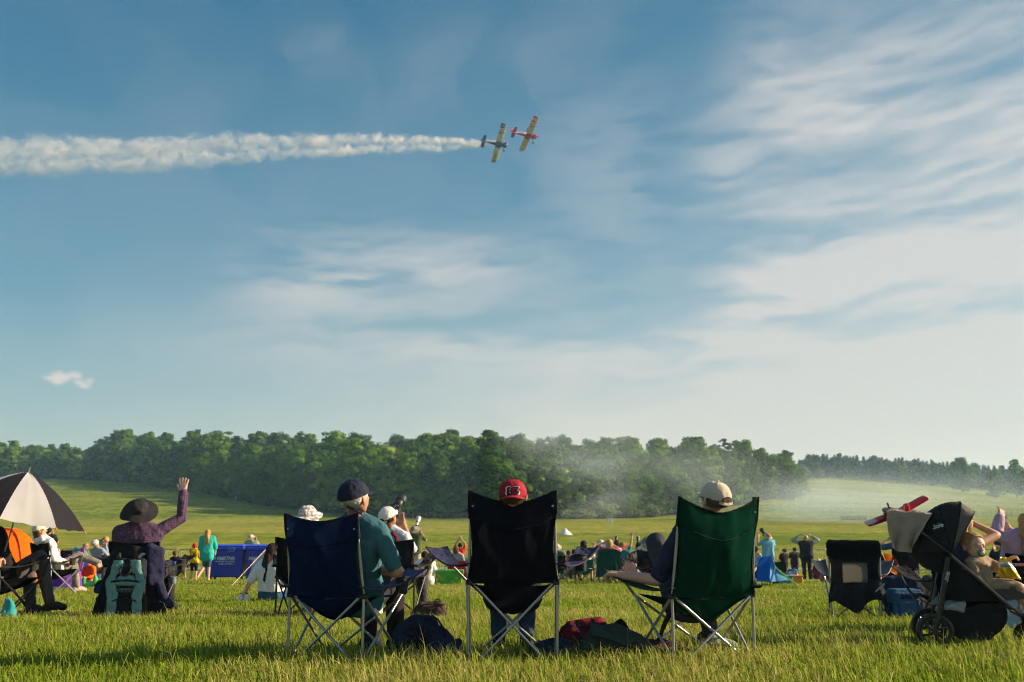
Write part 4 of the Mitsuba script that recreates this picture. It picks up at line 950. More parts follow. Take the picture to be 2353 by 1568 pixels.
part(pz.key, 'cap_strap', moved(grid_sheet(np.array([[(math.sin(a * .55) * .116, -math.cos(a * .55) * .121 - .012, -.014 + .016 * b + .006 * a * a) for b in cz] for a in cx]), .005), pz.head), 'cloth', (.70, .69, .65), 40)
part(pz.key, 'cap_opening', moved(grid_sheet(np.array([[(math.sin(a * .42) * .117, -math.cos(a * .42) * .123 - .012, .008 + .034 * b * (1 - a * a) ** .5) for b in cz] for a in cx]), .002), pz.head), 'cloth', (.035, .022, .016), 40)
part(pz.key, 'rucksack_strap', tube([pz.head[:3, 3] + [.05, -.10, -.16], pz.head[:3, 3] + [.10, -.09, -.22], pz.head[:3, 3] + [.13, -.10, -.34]], [.022, .024, .024], 7), 'cloth', (.10, .012, .03))
part(pz.key, 'wristband', moved(trimesh.creation.torus(.030, .008, major_sections=16, minor_sections=8), place(pz.hand[1] + np.array([.01, -.005, -.02]), rx=.9)), 'cloth', (.60, .35, .05))


def camera_body(label, P, yaw, pitch, white=False, L=.26, s=1.0, R=.045):
    """A camera with a long lens pointing along +y before turning."""
    k = thing('camera', label, 'camera'); M = place(P, yaw, rx=0) @ place(rx=pitch) @ np.diag([s, s, s, 1])
    c = (.62, .61, .58) if white else (.020, .024, .028)
    put(k + '__body', moved(soften(union([Manifold.cube([.14, .07, .095], True), Manifold.cube([.06, .06, .05], True).translate([0, 0, .06]), Manifold.cube([.035, .10, .10], True).translate([.06, 0, 0])]), .02, 2), M), 'plastic', (.014, .014, .016), smooth=40)
    prof = np.array([(0, .0), (R * .75, .0), (R * .75, L * .35), (R * .88, L * .38), (R * .88, L * .55), (R * .95, L * .58), (R, L * .75), (R * 1.25, L * .80), (R * 1.3, L * 1.12), (R * 1.2, L * 1.12), (R * 1.1, L * .9), (0, L * .88)])
    ln = moved(trimesh.creation.revolve(prof, sections=24), place((0, .03, 0), rx=-PI / 2))
    part(k, 'lens', moved(ln, M), 'plastic', c, 40)
    part(k, 'zoom_ring', moved(moved(trimesh.creation.cylinder(R * .98, L * .12, sections=20), place((0, .03 + L * .47, 0), rx=-PI / 2)), M), 'plastic', (.01, .01, .01), 40)
    return k


camera_body('black camera with a long lens raised by the white capped photographer', pz.head[:3, 3] + np.array([.035, .16, .06]), -.25, .55, L=.24, R=.052)
# ------------------------------------------------------------------ the crowd farther down the slope
RED, ORANGE, PINK, TURQ = (.50, .012, .012), (.80, .13, .008), (.70, .12, .26), (.03, .42, .36)
BLOND, BROWN, DARKH, GREY = (.42, .26, .10), (.09, .05, .025), (.02, .014, .010), (.42, .42, .42)


def at(x, Y, dx=0, dy=0):
    P = on(x, Y) + np.array([dx, dy, 0]); P[2] = float(H(P[0], P[1])); return P


def sit(label, x, Y, chair, ccol=BLACK, yaw=0.0, back=.84, seat=.44, w=.54, frame=DARKSTEEL, dx=0, dip=.03, **k):
    P = at(x, Y)
    camp_chair(chair, P, yaw, ccol, w, back, seat, frame=frame, arm_out=.10, dip=dip, group=None)
    return figure(label, P, yaw, 'chair', **k)


# left: hooded top person in a chair
HP_ = at(92, 18.2); Hy = -.62
camp_chair('black folding chair with silver legs under the white hooded top person', HP_, Hy, (.012, .014, .016), .60, .90, .46, frame=(.40, .41, .42), arm_out=.10, dip=.02)
ph = figure('person in a white hooded top and pale cap seated with legs crossed, below the umbrella', HP_, Hy, 'chair', 1.78, ((.10, .02, -.27), (.06, .24, -.33)), ((.10, .04, -.28), (.06, .26, -.34)), (.20, -.35), (.78, .78, .78), 'long', (.22, .20, .17), 'long', (.42, .36, .28), SK,
            ('bob', (.16, .06, .02)), ('cap', (.66, .62, .50)), fine=True, kr=((.12, .60, .66), (.42, .84, .52)), kl=((-.08, .64, .48), (-.06, .72, .09)), hands=((.6, .3, 0), (.6, .3, 0)))
part(ph.key, 'hood', moved(wrinkle(soften(hull([((-.09, -.10, .98), .06), ((.09, -.10, .98), .06), ((0, -.12, .93), .07)], 2), .02, 3), .015, 12, 3), ph.M), 'cloth', (.76, .76, .76), smooth=True)
k = thing('coffee_cup', 'small white cup on the armrest of the chair under the umbrella', 'cup')
put(k + '__cup', moved(trimesh.creation.revolve(np.array([(0, 0), (.028, 0), (.036, .09), (.038, .095), (.038, .10), (.0, .10)]), sections=16), place(pix(107, 1293, 17.6))), 'plastic', (.75, .75, .72), 40)

# tents
def dome_tent(label, x, Y, rx, ry, h, col, trim=None, yaw=0.0, group=None, door=None):
    k = thing('tent', label, 'tent', group); M = place(at(x, Y), yaw)
    u = np.linspace(0, 2 * PI, 37); v = np.linspace(0, 1, 10)
    P = np.array([[(rx * math.cos(a) * math.cos(b * PI / 2) ** .62, ry * math.sin(a) * math.cos(b * PI / 2) ** .62, h * math.sin(b * PI / 2) - .02) for b in v] for a in u])
    put(k + '__canopy', moved(wrinkle(grid_sheet(P), .02, 4, 3), M), 'thin_cloth', mottled(col, .12, 3), smooth=True)
    for a in (.7, .7 + PI / 2):
        t = np.linspace(-1, 1, 21)
        part(k, 'pole_sleeve', moved(tube([(rx * math.cos(a) * np.sign(x_) * math.cos((1 - abs(x_)) * PI / 2) ** .62 * 1.01, ry * math.sin(a) * np.sign(x_) * math.cos((1 - abs(x_)) * PI / 2) ** .62 * 1.01, h * math.sin((1 - abs(x_)) * PI / 2) + .005) for x_ in t], .022, 6), M), 'cloth', trim or tuple(.7 * np.array(col)))
    if door is not None:
        th = np.linspace(-2.1, -1.0, 9)
        Pd = np.array([[(rx * math.cos(a) * math.cos(b * PI / 2) ** .62 * 1.015, ry * math.sin(a) * math.cos(b * PI / 2) ** .62 * 1.015, h * math.sin(b * PI / 2) + .004) for b in np.linspace(.05, .62, 7)] for a in th])
        part(k, 'door_panel', moved(grid_sheet(Pd), M), 'thin_cloth', door, smooth=True)
    return k, M


dome_tent('bright orange dome tent behind the umbrella at the left edge', -2, 23.5, .85, .9, 1.32, (.85, .15, .01), (.60, .10, .01), .3)
dome_tent('blue pop up tent with a red edge behind the child in orange', 182, 33, .62, .7, .78, (.02, .055, .40), (.62, .02, .05), .5)
k, M = dome_tent('low rounded purple tent behind the raised pale shoe', 152, 22.5, .32, .4, .50, (.17, .05, .42), (.30, .12, .55), .2)
dome_tent('small teal dome tent behind the pink hatted child', 1078, 41, .50, .5, .85, (.05, .22, .30), (.03, .12, .18), .2)

figure('person in a black T-shirt standing with an arm raised below the umbrella rim', at(104, 33.5), .2, 'stand', 1.74, 'down', 'camera', (.4, -.2), (.014, .014, .016), 'short', (.02, .02, .025), hair=('short', DARKH))
figure('bare backed boy with light brown hair standing behind the white hooded top', at(121, 29), -.1, 'stand', 1.12, 'down', 'down', (.2, -.3), None, 'none', (.05, .08, .16), 'short', headk=1.18, skin=(.55, .33, .22), hair=('short', (.20, .11, .04)))
camp_chair('empty black folding chair by the fence, left of the blue tent', at(143, 31), .15, (.010, .010, .013), .50, .92, .45, frame=(.30, .31, .30), arm_out=.08, dip=.0)
figure('person in a pale blue top bending over behind the blue tent', at(166, 35.5), -1.2, 'stand', 1.66, ((.02, .20, -.18), (.02, .30, -.40)), ((.02, .20, -.18), (.02, .30, -.40)), (-.4, 0), (.10, .26, .34), 'long', (.02, .02, .02), hair=('short', (.3, .2, .12)), J=((0, -.22, .86), (0, .10, 1.10), (0, .26, 1.16), (.10, .0, .48), (.11, -.02, .08)))
kid = figure('child in an orange top seated on the grass facing the camera', at(203, 26.5), PI - .25, 'cross', 1.30, 'lap', 'lap', (.15, .1), (.72, .085, .01), 'long', (.6, .32, .24), 'short', None, headk=1.12, skin=(.58, .36, .25), hair=('short', (.30, .19, .08)), fine=True, topcol=lambda v: np.where((v[:, 0] > float(np.median(v[:, 0])) + .09)[:, None], (.80, .15, .01), (.66, .05, .015)))
for q in (-1, 1):
    part(kid.key, 'eye', moved(trimesh.creation.icosphere(1, .011), kid.head @ place((q * .032, .088, .006))), 'gloss', (.03, .02, .015))
part(kid.key, 'mouth', moved(rbox(.035, .008, .008, .003, (0, .094, -.055)), kid.head), 'skin', (.30, .08, .07))


def toy_plane(label, P, yaw, pitch, roll, col, col2, s=1.0, L=.8, span=1.0, chord=.2, fr=.055):
    """An inflatable aeroplane toy with rounded wings."""
    k = thing('toy_aeroplane', label, 'toy'); M = place(P, yaw) @ place(rx=pitch, ry=roll)
    put(k + '__body', moved(soften(hull([((0, -.5 * L, .02), fr * .5), ((0, 0, 0), fr), ((0, .3 * L, 0), fr * 1.1), ((0, .45 * L, 0), fr * .8)], 2), .03, 3), M), 'gloss', col, smooth=True)
    for q in (-1, 1):
        w = soften(hull([((0, .10 * L, .0), chord * .26), ((0, .10 * L + chord * .6, 0), chord * .22), ((q * span / 2, .06 * L, .03), chord * .15), ((q * span / 2, .06 * L + chord * .65, .03), chord * .15)], 2), .03, 3)
        part(k, 'wing', moved(w, M), 'gloss', col2 if callable(col2) else mottled(col2, .1, 8), smooth=True)
        part(k, 'tailplane', moved(soften(hull([((0, -.45 * L, .02), .02), ((q * span * .17, -.48 * L, .03), .016), ((q * span * .17, -.40 * L, .03), .016)], 2), .03, 2), M), 'gloss', col, smooth=True)
    part(k, 'tail_fin', moved(soften(hull([((0, -.40 * L, .04), .02), ((0, -.50 * L, .16), .018), ((0, -.42 * L, .15), .016)], 2), .03, 2), M), 'gloss', col2 if not callable(col2) else col, smooth=True)
    part(k, 'propeller', moved(union([hull([((0, .5 * L, -.05), .008), ((0, .5 * L, .05), .008)], 1), hull([((0, .46 * L, 0), .02), ((0, .52 * L, 0), .015)], 1)]), M), 'plastic', (.05, .04, .05), smooth=True)
    return k


toy_plane('purple inflatable aeroplane toy standing on its wing beside the child in orange', pix(181, 1284, 26), -PI / 2 + .1, 0, PI / 2 - .1, (.10, .03, .12), (.22, .07, .40), L=.55, span=.52, chord=.12, fr=.03)
k = thing('inflatable_toy', 'bright green inflatable toy lying in front of the child in orange', 'toy'); M = place(at(204, 22.8), .1)
put(k + '__body', moved(soften(union([hull([((-.30, 0, .07), .07), ((.30, 0, .09), .09)], 2), hull([((-.10, 0, .10), .08), ((-.12, 0, .24), .03)], 2), hull([((.14, 0, .12), .08), ((.12, 0, .27), .03)], 2), hull([((.25, 0, .12), .09), ((.34, -.1, .05), .05)], 2)]), .03, 4), M), 'gloss', mottled((.06, .42, .05), .3, 5), smooth=True)
k = thing('seat_cushion', 'pink inflatable cushion behind the child in orange', 'cushion')
put(k, moved(soften(hull([((-.12, .0, .12), .10), ((.05, 0, .12), .10), ((-.10, 0, .26), .08)], 2), .03, 3), place(at(194, 27.2))), 'gloss', (.60, .05, .32), smooth=True)
pk = figure('grey haired person in pale blue seated with a camera, left of the waving person', at(219, 29), -.3, 'chair', 1.72, 'camera', 'camera', (.45, -.3), (.24, .31, .40), 'long', (.05, .05, .06), hair=('short', (.55, .54, .52)), skin=(.5, .29, .2))
camp_chair('grey folding chair under the grey haired person with a camera', at(219, 29), -.3, (.10, .11, .12), .52, .70, .44, frame=DARKSTEEL, arm_out=.08, dip=.02)
camera_body('small black camera held by the grey haired person in pale blue', pk.head[:3, 3] + np.array([.05, .13, .02]), -.3, .45, L=.10)
figure('blond person in a pale blue top standing behind the waving person\'s shoulder', at(240, 38), -.5, 'stand', 1.66, 'camera', 'camera', (.3, -.6), (.25, .38, .48), 'short', (.05, .06, .12), hair=('tail', BLOND))
pn = sit('person in dark navy seated in the olive chair, left of the yellow shirted boy', 401, 38.5, 'olive green folding chair near the fence', (.055, .060, .022), 0, .80, .44, H=1.66, la='rest', ra='rest', look=(.2, -.4), top=(.018, .020, .032), legs=(.16, .13, .09), wear='short', hair=('crop', BROWN))

# boy in football shirt, fair haired girl
def bees(v):
    c = np.tile([.80, .52, .008], (len(v), 1)); lo = v[:, 0] < np.quantile(v[:, 0], .30)
    st = (np.floor(v[:, 0] * 42) % 2 == 0) & lo
    return np.where(st[:, None], (.015, .015, .015), c)


pf = figure('boy in a yellow football shirt and red cap with a hand to his face', at(444, 33.6), .0, 'stand', 1.20, ((.05, .14, -.14), (-.04, .20, .14)), 'down', (.45, .35), (.8, .5, .01), 'short', (.010, .010, .011), 'short', (.55, .10, .16), headk=1.16, skin=SK3, hair=('crop', BROWN),
            hat=('cap', (.60, .015, .02), (.60, .015, .02), lambda v: np.tile([.6, .015, .02], (len(v), 1))), topcol=bees, loose=.028, fine=True, hem=.03)
t = lettering('5', .15, .004); part(pf.key, 'shirt_number', moved(t, pf.M @ place((.03, -.150, 1.20), rx=PI / 2)), 'cloth', (.02, .02, .02), False)
figure('girl with long fair hair in a baggy turquoise T-shirt walking towards the blue bin', at(472, 33), .12, 'walk', 1.64, 'down', ((.09, .02, -.26), (.09, .12, -.48)), (.25, 0), TURQ, .62, (.05, .08, .14), 'short', None, skin=(.58, .36, .26), hair=('long', (.46, .27, .09)), loose=.045, hem=.16, fine=True,
       kl=((-.06, .06, .50), (-.22, -.22, .16)), kr=((.08, .04, .51), (.09, .02, .08)))

# wheeled bins
def wheelie_bin(label, x, Y, text):
    k = thing('wheeled_bin', label, 'bin'); M = place(at(x, Y), .03); BL = (.012, .040, .46)
    b = hull([((a * (.63 if z > .5 else .55), d * (.50 if z > .5 else .40), z), .04) for a in (-1, 1) for d in (-1, 1) for z in (.20, 1.05)], 2)
    put(k + '__body', moved(b, M), 'plastic', mottled(BL, .08, 3), smooth=40)
    part(k, 'rim', moved(union([rbox(1.40, .07, .10, .02, (0, d * .54, 1.14)) for d in (-1, 1)] + [rbox(.07, 1.10, .10, .02, (d * .68, 0, 1.14)) for d in (-1, 1)]), M), 'plastic', (.014, .05, .55), 40)
    part(k, 'lid', moved(hull([((a * .66, d * .5, 1.21), .025) for a in (-1, 1) for d in (-1, 1)] + [((a * .5, .0, 1.25), .02) for a in (-1, 1)], 2), M), 'plastic', BL, 40)
    for a in (-.42, -.14, .14, .42):
        part(k, 'rib', moved(hull([((a, -.51, 1.06), .02), ((a, -.455, .40), .02)], 1), M), 'plastic', (.010, .034, .40), 40)
    part(k, 'lock_plate', moved(rbox(.24, .02, .17, .008, (.28, -.585, 1.10)), M), 'plastic', (.04, .16, .62), 40)
    for a in (-.04, .04):
        part(k, 'lock_hole', moved(rbox(.04, .012, .06, .005, (.28 + a, -.598, 1.09)), M), 'plastic', (.01, .02, .12), 40)
    for a in (-1, 1):
        for d in (-1, 1):
            w = part(k, 'castor', moved(moved(trimesh.creation.cylinder(.095, .05, sections=18), place((a * .46, d * .33, .10), ry=PI / 2)), M), 'plastic', (.02, .02, .02), 40)
            part(w, 'fork', moved(rbox(.075, .08, .12, .01, (a * .46, d * .33, .17)), M), 'steel', (.35, .36, .38), 40)
    part(k, 'handle', moved(tube([(-.72, -.3, 1.12), (-.76, -.3, 1.12), (-.76, .3, 1.12), (-.72, .3, 1.12)], .018, 8), M), 'plastic', BL)
    for j, (tx, h, dz, it) in enumerate(text):
        t = lettering(tx, h, .004); t.apply_transform(np.array([[1, .18, 0, 0], [0, 1, 0, 0], [0, 0, 1, 0], [0, 0, 0, 1.0]]))
        part(k, 'lettering', moved(t, M @ place((it, -.525 + .0 * dz, dz), rx=PI / 2 - .115)), 'matte', (.62, .68, .80), False)
    return k


wheelie_bin('blue wheeled rubbish bin with white lettering right of the fair haired girl', 519, 35.5, [('H SMITHS', .11, .80, .02), ('www.hwsmiths-waste.co.uk', .035, .70, .06), ('01302 499 0227', .045, .62, .10)])
wheelie_bin('second blue wheeled rubbish bin, behind the grey and orange tent', 614, 35.6, [('HW SMITHS', .11, .80, -.10), ('www.hwsmiths-waste.co.uk', .035, .70, -.10), ('01302 499 0227', .045, .62, -.06)])
pg = figure('person in a pale sun hat and sage green shirt standing behind the blue bins', at(574, 38.3), -.1, 'stand', 1.76, 'lap', 'camera', (.35, -.4), (.25, .36, .28), 'short', (.1, .1, .12), fat=1.15, hat=('bucket', (.52, .44, .38)), hair=('crop', GREY))
figure('person with a pale cap crouched behind the second blue bin', at(640, 39), .0, 'kneel', 1.9, 'lap', 'camera', (.5, -.5), (.04, .04, .05), 'short', (.05, .05, .05), hat=('capback', (.45, .42, .36)), hair=('short', DARKH))

# ridge tent with guy rope
k = thing('tent', 'small grey tent with an orange top and guy rope, before the blue bins', 'tent'); B = at(618, 26.0)
pts = {n: pix(x, y, Y) for n, (x, y, Y) in dict(a=(570, 1330, 25.6), b=(582, 1290, 25.9), c=(616, 1257, 26.2), d=(655, 1260, 26.6), e=(668, 1285, 26.4), f=(672, 1335, 26.0), g=(610, 1338, 25.2)).items()}
def quad(p0, p1, p2, p3, n=7, sag=.02):
    s = np.linspace(0, 1, n)
    return grid_sheet(np.array([[(p0 * (1 - a) + p1 * a) * (1 - b) + (p3 * (1 - a) + p2 * a) * b + np.array([0, sag * math.sin(PI * a) * math.sin(PI * b), -sag * .5 * math.sin(PI * a)]) for b in s] for a in s]))
part(k, 'wall_panel', quad(pts['a'], pts['b'], pts['c'], pts['g']), 'thin_cloth', mottled((.45, .45, .46), .06, 4), smooth=True)
part(k, 'wall_panel', quad(pts['g'], pts['c'], pts['e'], pts['f']), 'thin_cloth', mottled((.36, .36, .38), .06, 4), smooth=True)
part(k, 'roof_panel', quad(pts['c'], pts['c'] + [.05, .5, -.02], pts['d'] + [.05, .5, 0], pts['d'], sag=.04), 'thin_cloth', (.75, .12, .02), smooth=True)
part(k, 'roof_panel', quad(pts['b'], pts['c'], pts['c'] + [.05, .5, -.02], pts['b'] + [.1, .8, -.05], sag=.02), 'thin_cloth', (.42, .42, .43), smooth=True)
part(k, 'awning', quad(pts['c'], pts['d'], pts['e'], pts['c'] + [.25, -.05, -.22], sag=.03), 'thin_cloth', (.75, .10, .03), smooth=True)
part(k, 'guy_rope', tube([pts['c'], at(531, 24.6)], .007, 5), 'cloth', (.62, .52, .52))
part(k, 'tent_peg', tube([at(531, 24.6) + [0, 0, .05], at(531, 24.6) - [0, 0, .1]], .012, 5), 'steel', (.55, .45, .05))

# woman on the grass, shoes
pw = figure('woman with long dark hair in a white T-shirt and jeans sitting on the grass', at(622, 15.4), -.42, 'cross', 1.68, 'ground', 'lap', (.05, -.25), (.74, .74, .76), .50, (.035, .105, .200), 'long', (.55, .32, .24), SK3, ('long', (.030, .014, .010)), fine=True, fat=1.12, loose=.03, cut=.17)
k = thing('scarf', 'blue scarf with white blossoms on the right shoulder of the sitting woman', 'scarf')
put(k, moved(wrinkle(soften(hull([((.16, .02, .52), .05), ((.20, .04, .38), .06), ((.13, .06, .42), .05)], 2), .02, 3), .02, 10, 3), pw.M), 'cloth', lambda v: np.where((meshkit.noise(v * 42, 3) > .70)[:, None], (.62, .66, .72), (.022, .05, .12)), smooth=True)
for x, lab in ((552, 'left one of the pair of white trainers lying in the grass'), (566, 'right one of the pair of white trainers lying in the grass')):
    k = thing('shoe', lab, 'shoe'); M = place(at(x, 15.3), .2)
    put(k + '__upper', moved(soften(union([hull([((0, 0, .055), .045), ((0, .10, .045), .038), ((.0, .0, .095), .035)], 2)]), .02, 3), M), 'cloth', (.74, .73, .70), smooth=True)
    part(k, 'sole', moved(hull([((0, -.02, .02), .04), ((0, .12, .02), .036)], 2), M), 'plastic', (.6, .59, .56), smooth=True)
    part(k, 'opening', moved(hull([((0, .0, .128), .018), ((0, .02, .118), .014)], 1), M), 'cloth', (.10, .10, .10), smooth=True)

# centre crowd
po = figure('photographer in an olive shirt and wide hat standing with a long white lens raised', at(951, 33.5), -.22, 'stand', 1.80, 'camera', ((.13, .13, -.16), (-.09, .24, .10)), (.55, -.2), (.075, .105, .045), 'short', (.42, .38, .29), 'long', (.2, .15, .1), fat=1.22, hat=('wide', (.24, .22, .17), (.30, .28, .22)), hair=('crop', GREY), fine=True)
camera_body('camera with a long white lens pointed up by the standing photographer in olive', po.head[:3, 3] + np.array([.05, .15, .08]), -.2, .8, True, L=.36, R=.06)
figure('person in a white jacket sitting on the grass left of the middle chair', at(977, 27), -.1, 'ground', 1.70, 'lap', 'lap', (.1, -.35), (.70, .70, .70), 'long', (.20, .22, .26), hair=('short', DARKH), fat=1.1, loose=.04, hem=.05)
figure('boy with both hands on his head beside the fence behind the white jacket', at(988, 39), -.2, 'stand', 1.10, 'shade', 'shade', (.3, -.2), (.45, .45, .46), 'short', (.05, .05, .07), headk=1.16, hair=('short', BROWN))
k = thing('bag', 'maroon bag with a bright red strap right of the navy capped person', 'bag'); M = place(at(944, 26.5), .1)
put(k + '__body', moved(wrinkle(soften(hull([((-.20, 0, .20), .14), ((.22, 0, .2), .13), ((.10, 0, .46), .07), ((-.12, 0, .44), .07)], 2), .03, 3), .04, 6, 3), M), 'cloth', mottled((.085, .014, .045), .3, 12), smooth=True)
part(k, 'strap', moved(tube([(-.02, -.16, .34), (.10, -.17, .42), (.24, -.12, .44)], .035, 7), M), 'cloth', (.70, .03, .02))
k = thing('shopping_bag', 'green shopping bag printed with yellow flowers left of the middle chair', 'bag'); M = place(at(1033, 26.5), .05)
put(k + '__body', moved(wrinkle(hull([((a * (.34 - .06 * (z < .2)), d * .12, z), .03) for a in (-1, 1) for d in (-1, 1) for z in (.03, .36)], 2).refine_to_length(.05), .015, 5, 4), M), 'plastic', lambda v: np.where((meshkit.noise(v * 16, 8) > .74)[:, None], (.55, .42, .02), mottled((.05, .34, .03), .4, 8)(v)), smooth=40)
for a in (-1, 1):
    part(k, 'handle', moved(tube([(-.14, a * .11, .38), (-.10, a * .10, .50), (.10, a * .10, .50), (.14, a * .11, .38)], .014, 6), M), 'plastic', (.05, .40, .04))
figure('boy in a red T-shirt with both arms clasped over his head beside the middle chair', at(1057, 40), .0, 'stand', 1.46, 'clasp', 'clasp', (.35, 0), (.66, .025, .012), 'short', (.02, .02, .03), headk=1.08, hair=('crop', (.012, .012, .022)), fine=True)
figure('small child in a pink sun hat in front of the boy in red', at(1054, 35), .0, 'stand', .98, 'down', 'down', (.25, -.2), (.62, .22, .34), 'short', (.04, .06, .12), headk=1.25, hat=('flap', (.72, .10, .26), (.72, .12, .28)), hair=('bob', BROWN))
sit('person with brown hair seated low in front of the pink hatted child', 1049, 30, 'scarlet folding chair half hidden by the middle chair', (.60, .02, .015), -.2, .62, .35, H=1.50, la='lap', ra='lap', look=(.1, -.2), top=(.30, .32, .34), legs=(.05, .09, .18), hair=('bob', (.12, .06, .03)))

# crowd between the middle and the green chair
sit('person in a pale floppy hat seated just right of the middle chair', 1281, 33, 'black folding chair draped with a teal cloth, right of the middle chair', (.012, .018, .018), -.1, .80, .44, H=1.68, la='camera', ra='camera', look=(.45, 0), top=(.04, .10, .10), legs=(.05, .05, .06), hat=('bucket', (.50, .47, .38)), hair=('crop', BROWN))
figure('person\'s dark haired head with a raised phone between the middle chair and its neighbours', at(1320, 37), -.1, 'chair', 1.66, 'camera', 'camera', (.35, 0), (.10, .10, .12), 'short', (.05, .05, .06), hair=('short', DARKH))
camp_chair('grey folding chair under the person raising a phone', at(1320, 37), -.1, (.06, .06, .07), .52, .74, .44, frame=DARKSTEEL, arm_out=.08)
sit('person in a dark cap and white T-shirt shading the eyes, beside the middle chair', 1343, 29.5, 'teal folding chair under the navy capped person in white', (.015, .10, .12), -.15, .66, .42, H=1.72, la='lap', ra=((.10, .22, -.16), (.10, .30, .14)), look=(.4, -.1), top=(.72, .70, .68), legs=(.5, .5, .5), wear='short', hat=('cap', (.014, .016, .030)), hair=('bob', DARKH))
def floral(v):
    n = meshkit.noise(v * 24, 6); return np.where((n > .62)[:, None], (.45, .05, .10), np.where((n < .35)[:, None], (.62, .58, .60), (.20, .07, .14)))


sit('fair haired person in a floral top with one arm bent over the head', 1402, 27.5, 'dark green folding chair covered by a green towel', (.006, .055, .040), -.1, .86, .44, H=1.70, la=((.10, .10, .14), (-.18, .14, .30)), ra=((.14, .16, .02), (-.10, .16, .16)), look=(.3, -.1), topcol=floral, top=(.3, .1, .2), sleeve='short', legs=(.3, .2, .2), wear='short', shoe=(.3, .2, .15), hair=('bob', (.44, .30, .12)), w=.58)
k = thing('towel', 'green towel draped over the chair of the person in the floral top', 'towel'); P0 = at(1402, 27.5)
u = np.linspace(-1, 1, 19); v = np.linspace(0, 1, 12)
put(k, moved(wrinkle(grid_sheet(np.array([[(-.03 + a * (.27 + .09 * b), -.16 - .04 * math.cos(a * 1.3) + .03 * math.sin(a * 9) * b, .93 - .03 * a * a - .72 * b) for b in v] for a in u]), .012), .014, 8, 3), place(P0, -.1)), 'cloth', mottled((.005, .060, .042), .2, 8), 60)
pc = figure('photographer in a dark beanie and blue sleeves behind the fair haired person', at(1420, 33), -.1, 'chair', 1.78, 'camera', 'camera', (.6, 0), (.03, .10, .28), 'long', (.05, .05, .06), hat=('cap', (.035, .035, .045)), hair=('crop', DARKH))
camp_chair('folding chair hidden behind the green towel under the beanie photographer', at(1420, 33), -.1, (.02, .03, .05), .52, .80, .46, frame=DARKSTEEL, arm_out=.08)
camera_body('black camera raised above the fair haired person', pc.head[:3, 3] + np.array([-.02, .12, .09]), -.1, .9, L=.16)
sit('person in a broad brown straw hat and teal T-shirt waving one hand high', 1432, 31, 'brown folding chair under the person in the straw hat', (.05, .035, .02), .0, .72, .44, H=1.70, la='lap', ra=((.10, .10, .22), (.14, .12, .50)), look=(.35, -.5), top=(.03, .15, .20), legs=(.05, .05, .06), hat=('sun', (.28, .11, .05), (.33, .13, .06)), hair=('short', (.10, .035, .02)), hands=((.4, .4, 0), (.1, .7, 0)))
pt = figure('photographer in a teal T-shirt standing low with a lens raised, right of the waving hand', at(1470, 33.5), .0, 'kneel', 2.10, 'camera', 'camera', (.55, 0), (.018, .085, .105), 'short', (.04, .04, .05), hair=('crop', DARKH), fine=True)
camera_body('black camera with a lens pointed up by the photographer in teal', pt.head[:3, 3] + np.array([0, .13, .10]), .0, 1.0, L=.20)
def blot(v):
    n = meshkit.fbm(v * 11, 2, 5); return np.where((n > .60)[:, None], (.05, .05, .06), np.where((n > .52)[:, None], (.35, .35, .36), (.66, .65, .66)))


sit('person in a grey bucket hat and white patterned shirt with an elbow out', 1489, 26.5, 'black folding chair under the grey bucket hat', (.014, .014, .015), -.15, .88, .44, H=1.76, la='rest', ra=((.22, .10, .06), (-.05, .12, .24)), look=(.5, -.2), top=(.6, .6, .6), topcol=blot, legs=(.3, .2, .15), wear='short', hat=('bucket', (.20, .18, .16), (.22, .20, .18)), hair=('crop', BROWN), fat=1.1)

figure('person in a pale pink top sitting on the grass left of the green chair', at(1452, 28.5), -.1, 'ground', 1.64, 'lap', 'shade', (.3, -.2), (.55, .36, .38), 'short', (.10, .12, .2), hair=('tail', BROWN))
figure('person in a white sun hat standing behind the green towel', at(1382, 41), .1, 'stand', 1.60, 'down', 'shade', (.3, -.3), (.10, .14, .28), 'short', (.2, .18, .14), hat=('sun', (.62, .60, .55)), hair=('short', BLOND))
sit('person in an orange T-shirt seated beside the fence right of the middle chair', 1306, 41, 'dark folding chair beside the fence under the orange T-shirt', (.03, .03, .04), .1, .74, .44, H=1.68, la='lap', ra='shade', look=(.3, -.1), top=(.62, .16, .02), legs=(.05, .05, .08), hair=('short', DARKH))
sit('person in a white shirt and dark cap seated low behind the grey bucket hat', 1512, 33, 'blue folding chair behind the grey bucket hat', (.02, .05, .2), .0, .70, .42, H=1.66, la='camera', ra='camera', look=(.4, 0), top=(.62, .62, .62), legs=(.05, .05, .08), hat=('cap', (.02, .02, .04)), hair=('crop', DARKH))

# crowd right of the green chair
figure('person in a grey top and dark beanie at the right elbow of the green chair', at(1737, 36), .0, 'chair', 1.74, 'lap', 'lap', (.2, -.4), (.45, .45, .46), 'long', (.05, .05, .06), hat=('cap', (.05, .045, .045)), hair=('short', BROWN))
camp_chair('folding chair under the person in the grey top and beanie', at(1737, 36), .0, (.02, .02, .025), .52, .74, .46, frame=DARKSTEEL, arm_out=.08)
figure('child in a pale sun hat at the right elbow of the green chair', at(1746, 33.5), .0, 'ground', 1.35, 'lap', 'lap', (.2, -.3), (.60, .58, .54), 'short', (.4, .4, .4), 'short', headk=1.1, hat=('bucket', (.58, .54, .46)), hair=('short', BLOND))
pl = figure('photographer in a light blue T-shirt and tan hat standing behind the blue tent', at(1768, 35.8), .12, 'stand', 1.66, ((.10, .18, -.14), (.05, .28, .16)), ((.10, .16, -.18), (-.12, .27, .12)), (.55, .3), (.16, .42, .62), 'short', (.012, .014, .02), fat=1.18, hat=('bucket', (.38, .27, .18), (.46, .36, .25)), hair=('crop', BROWN), fine=True)
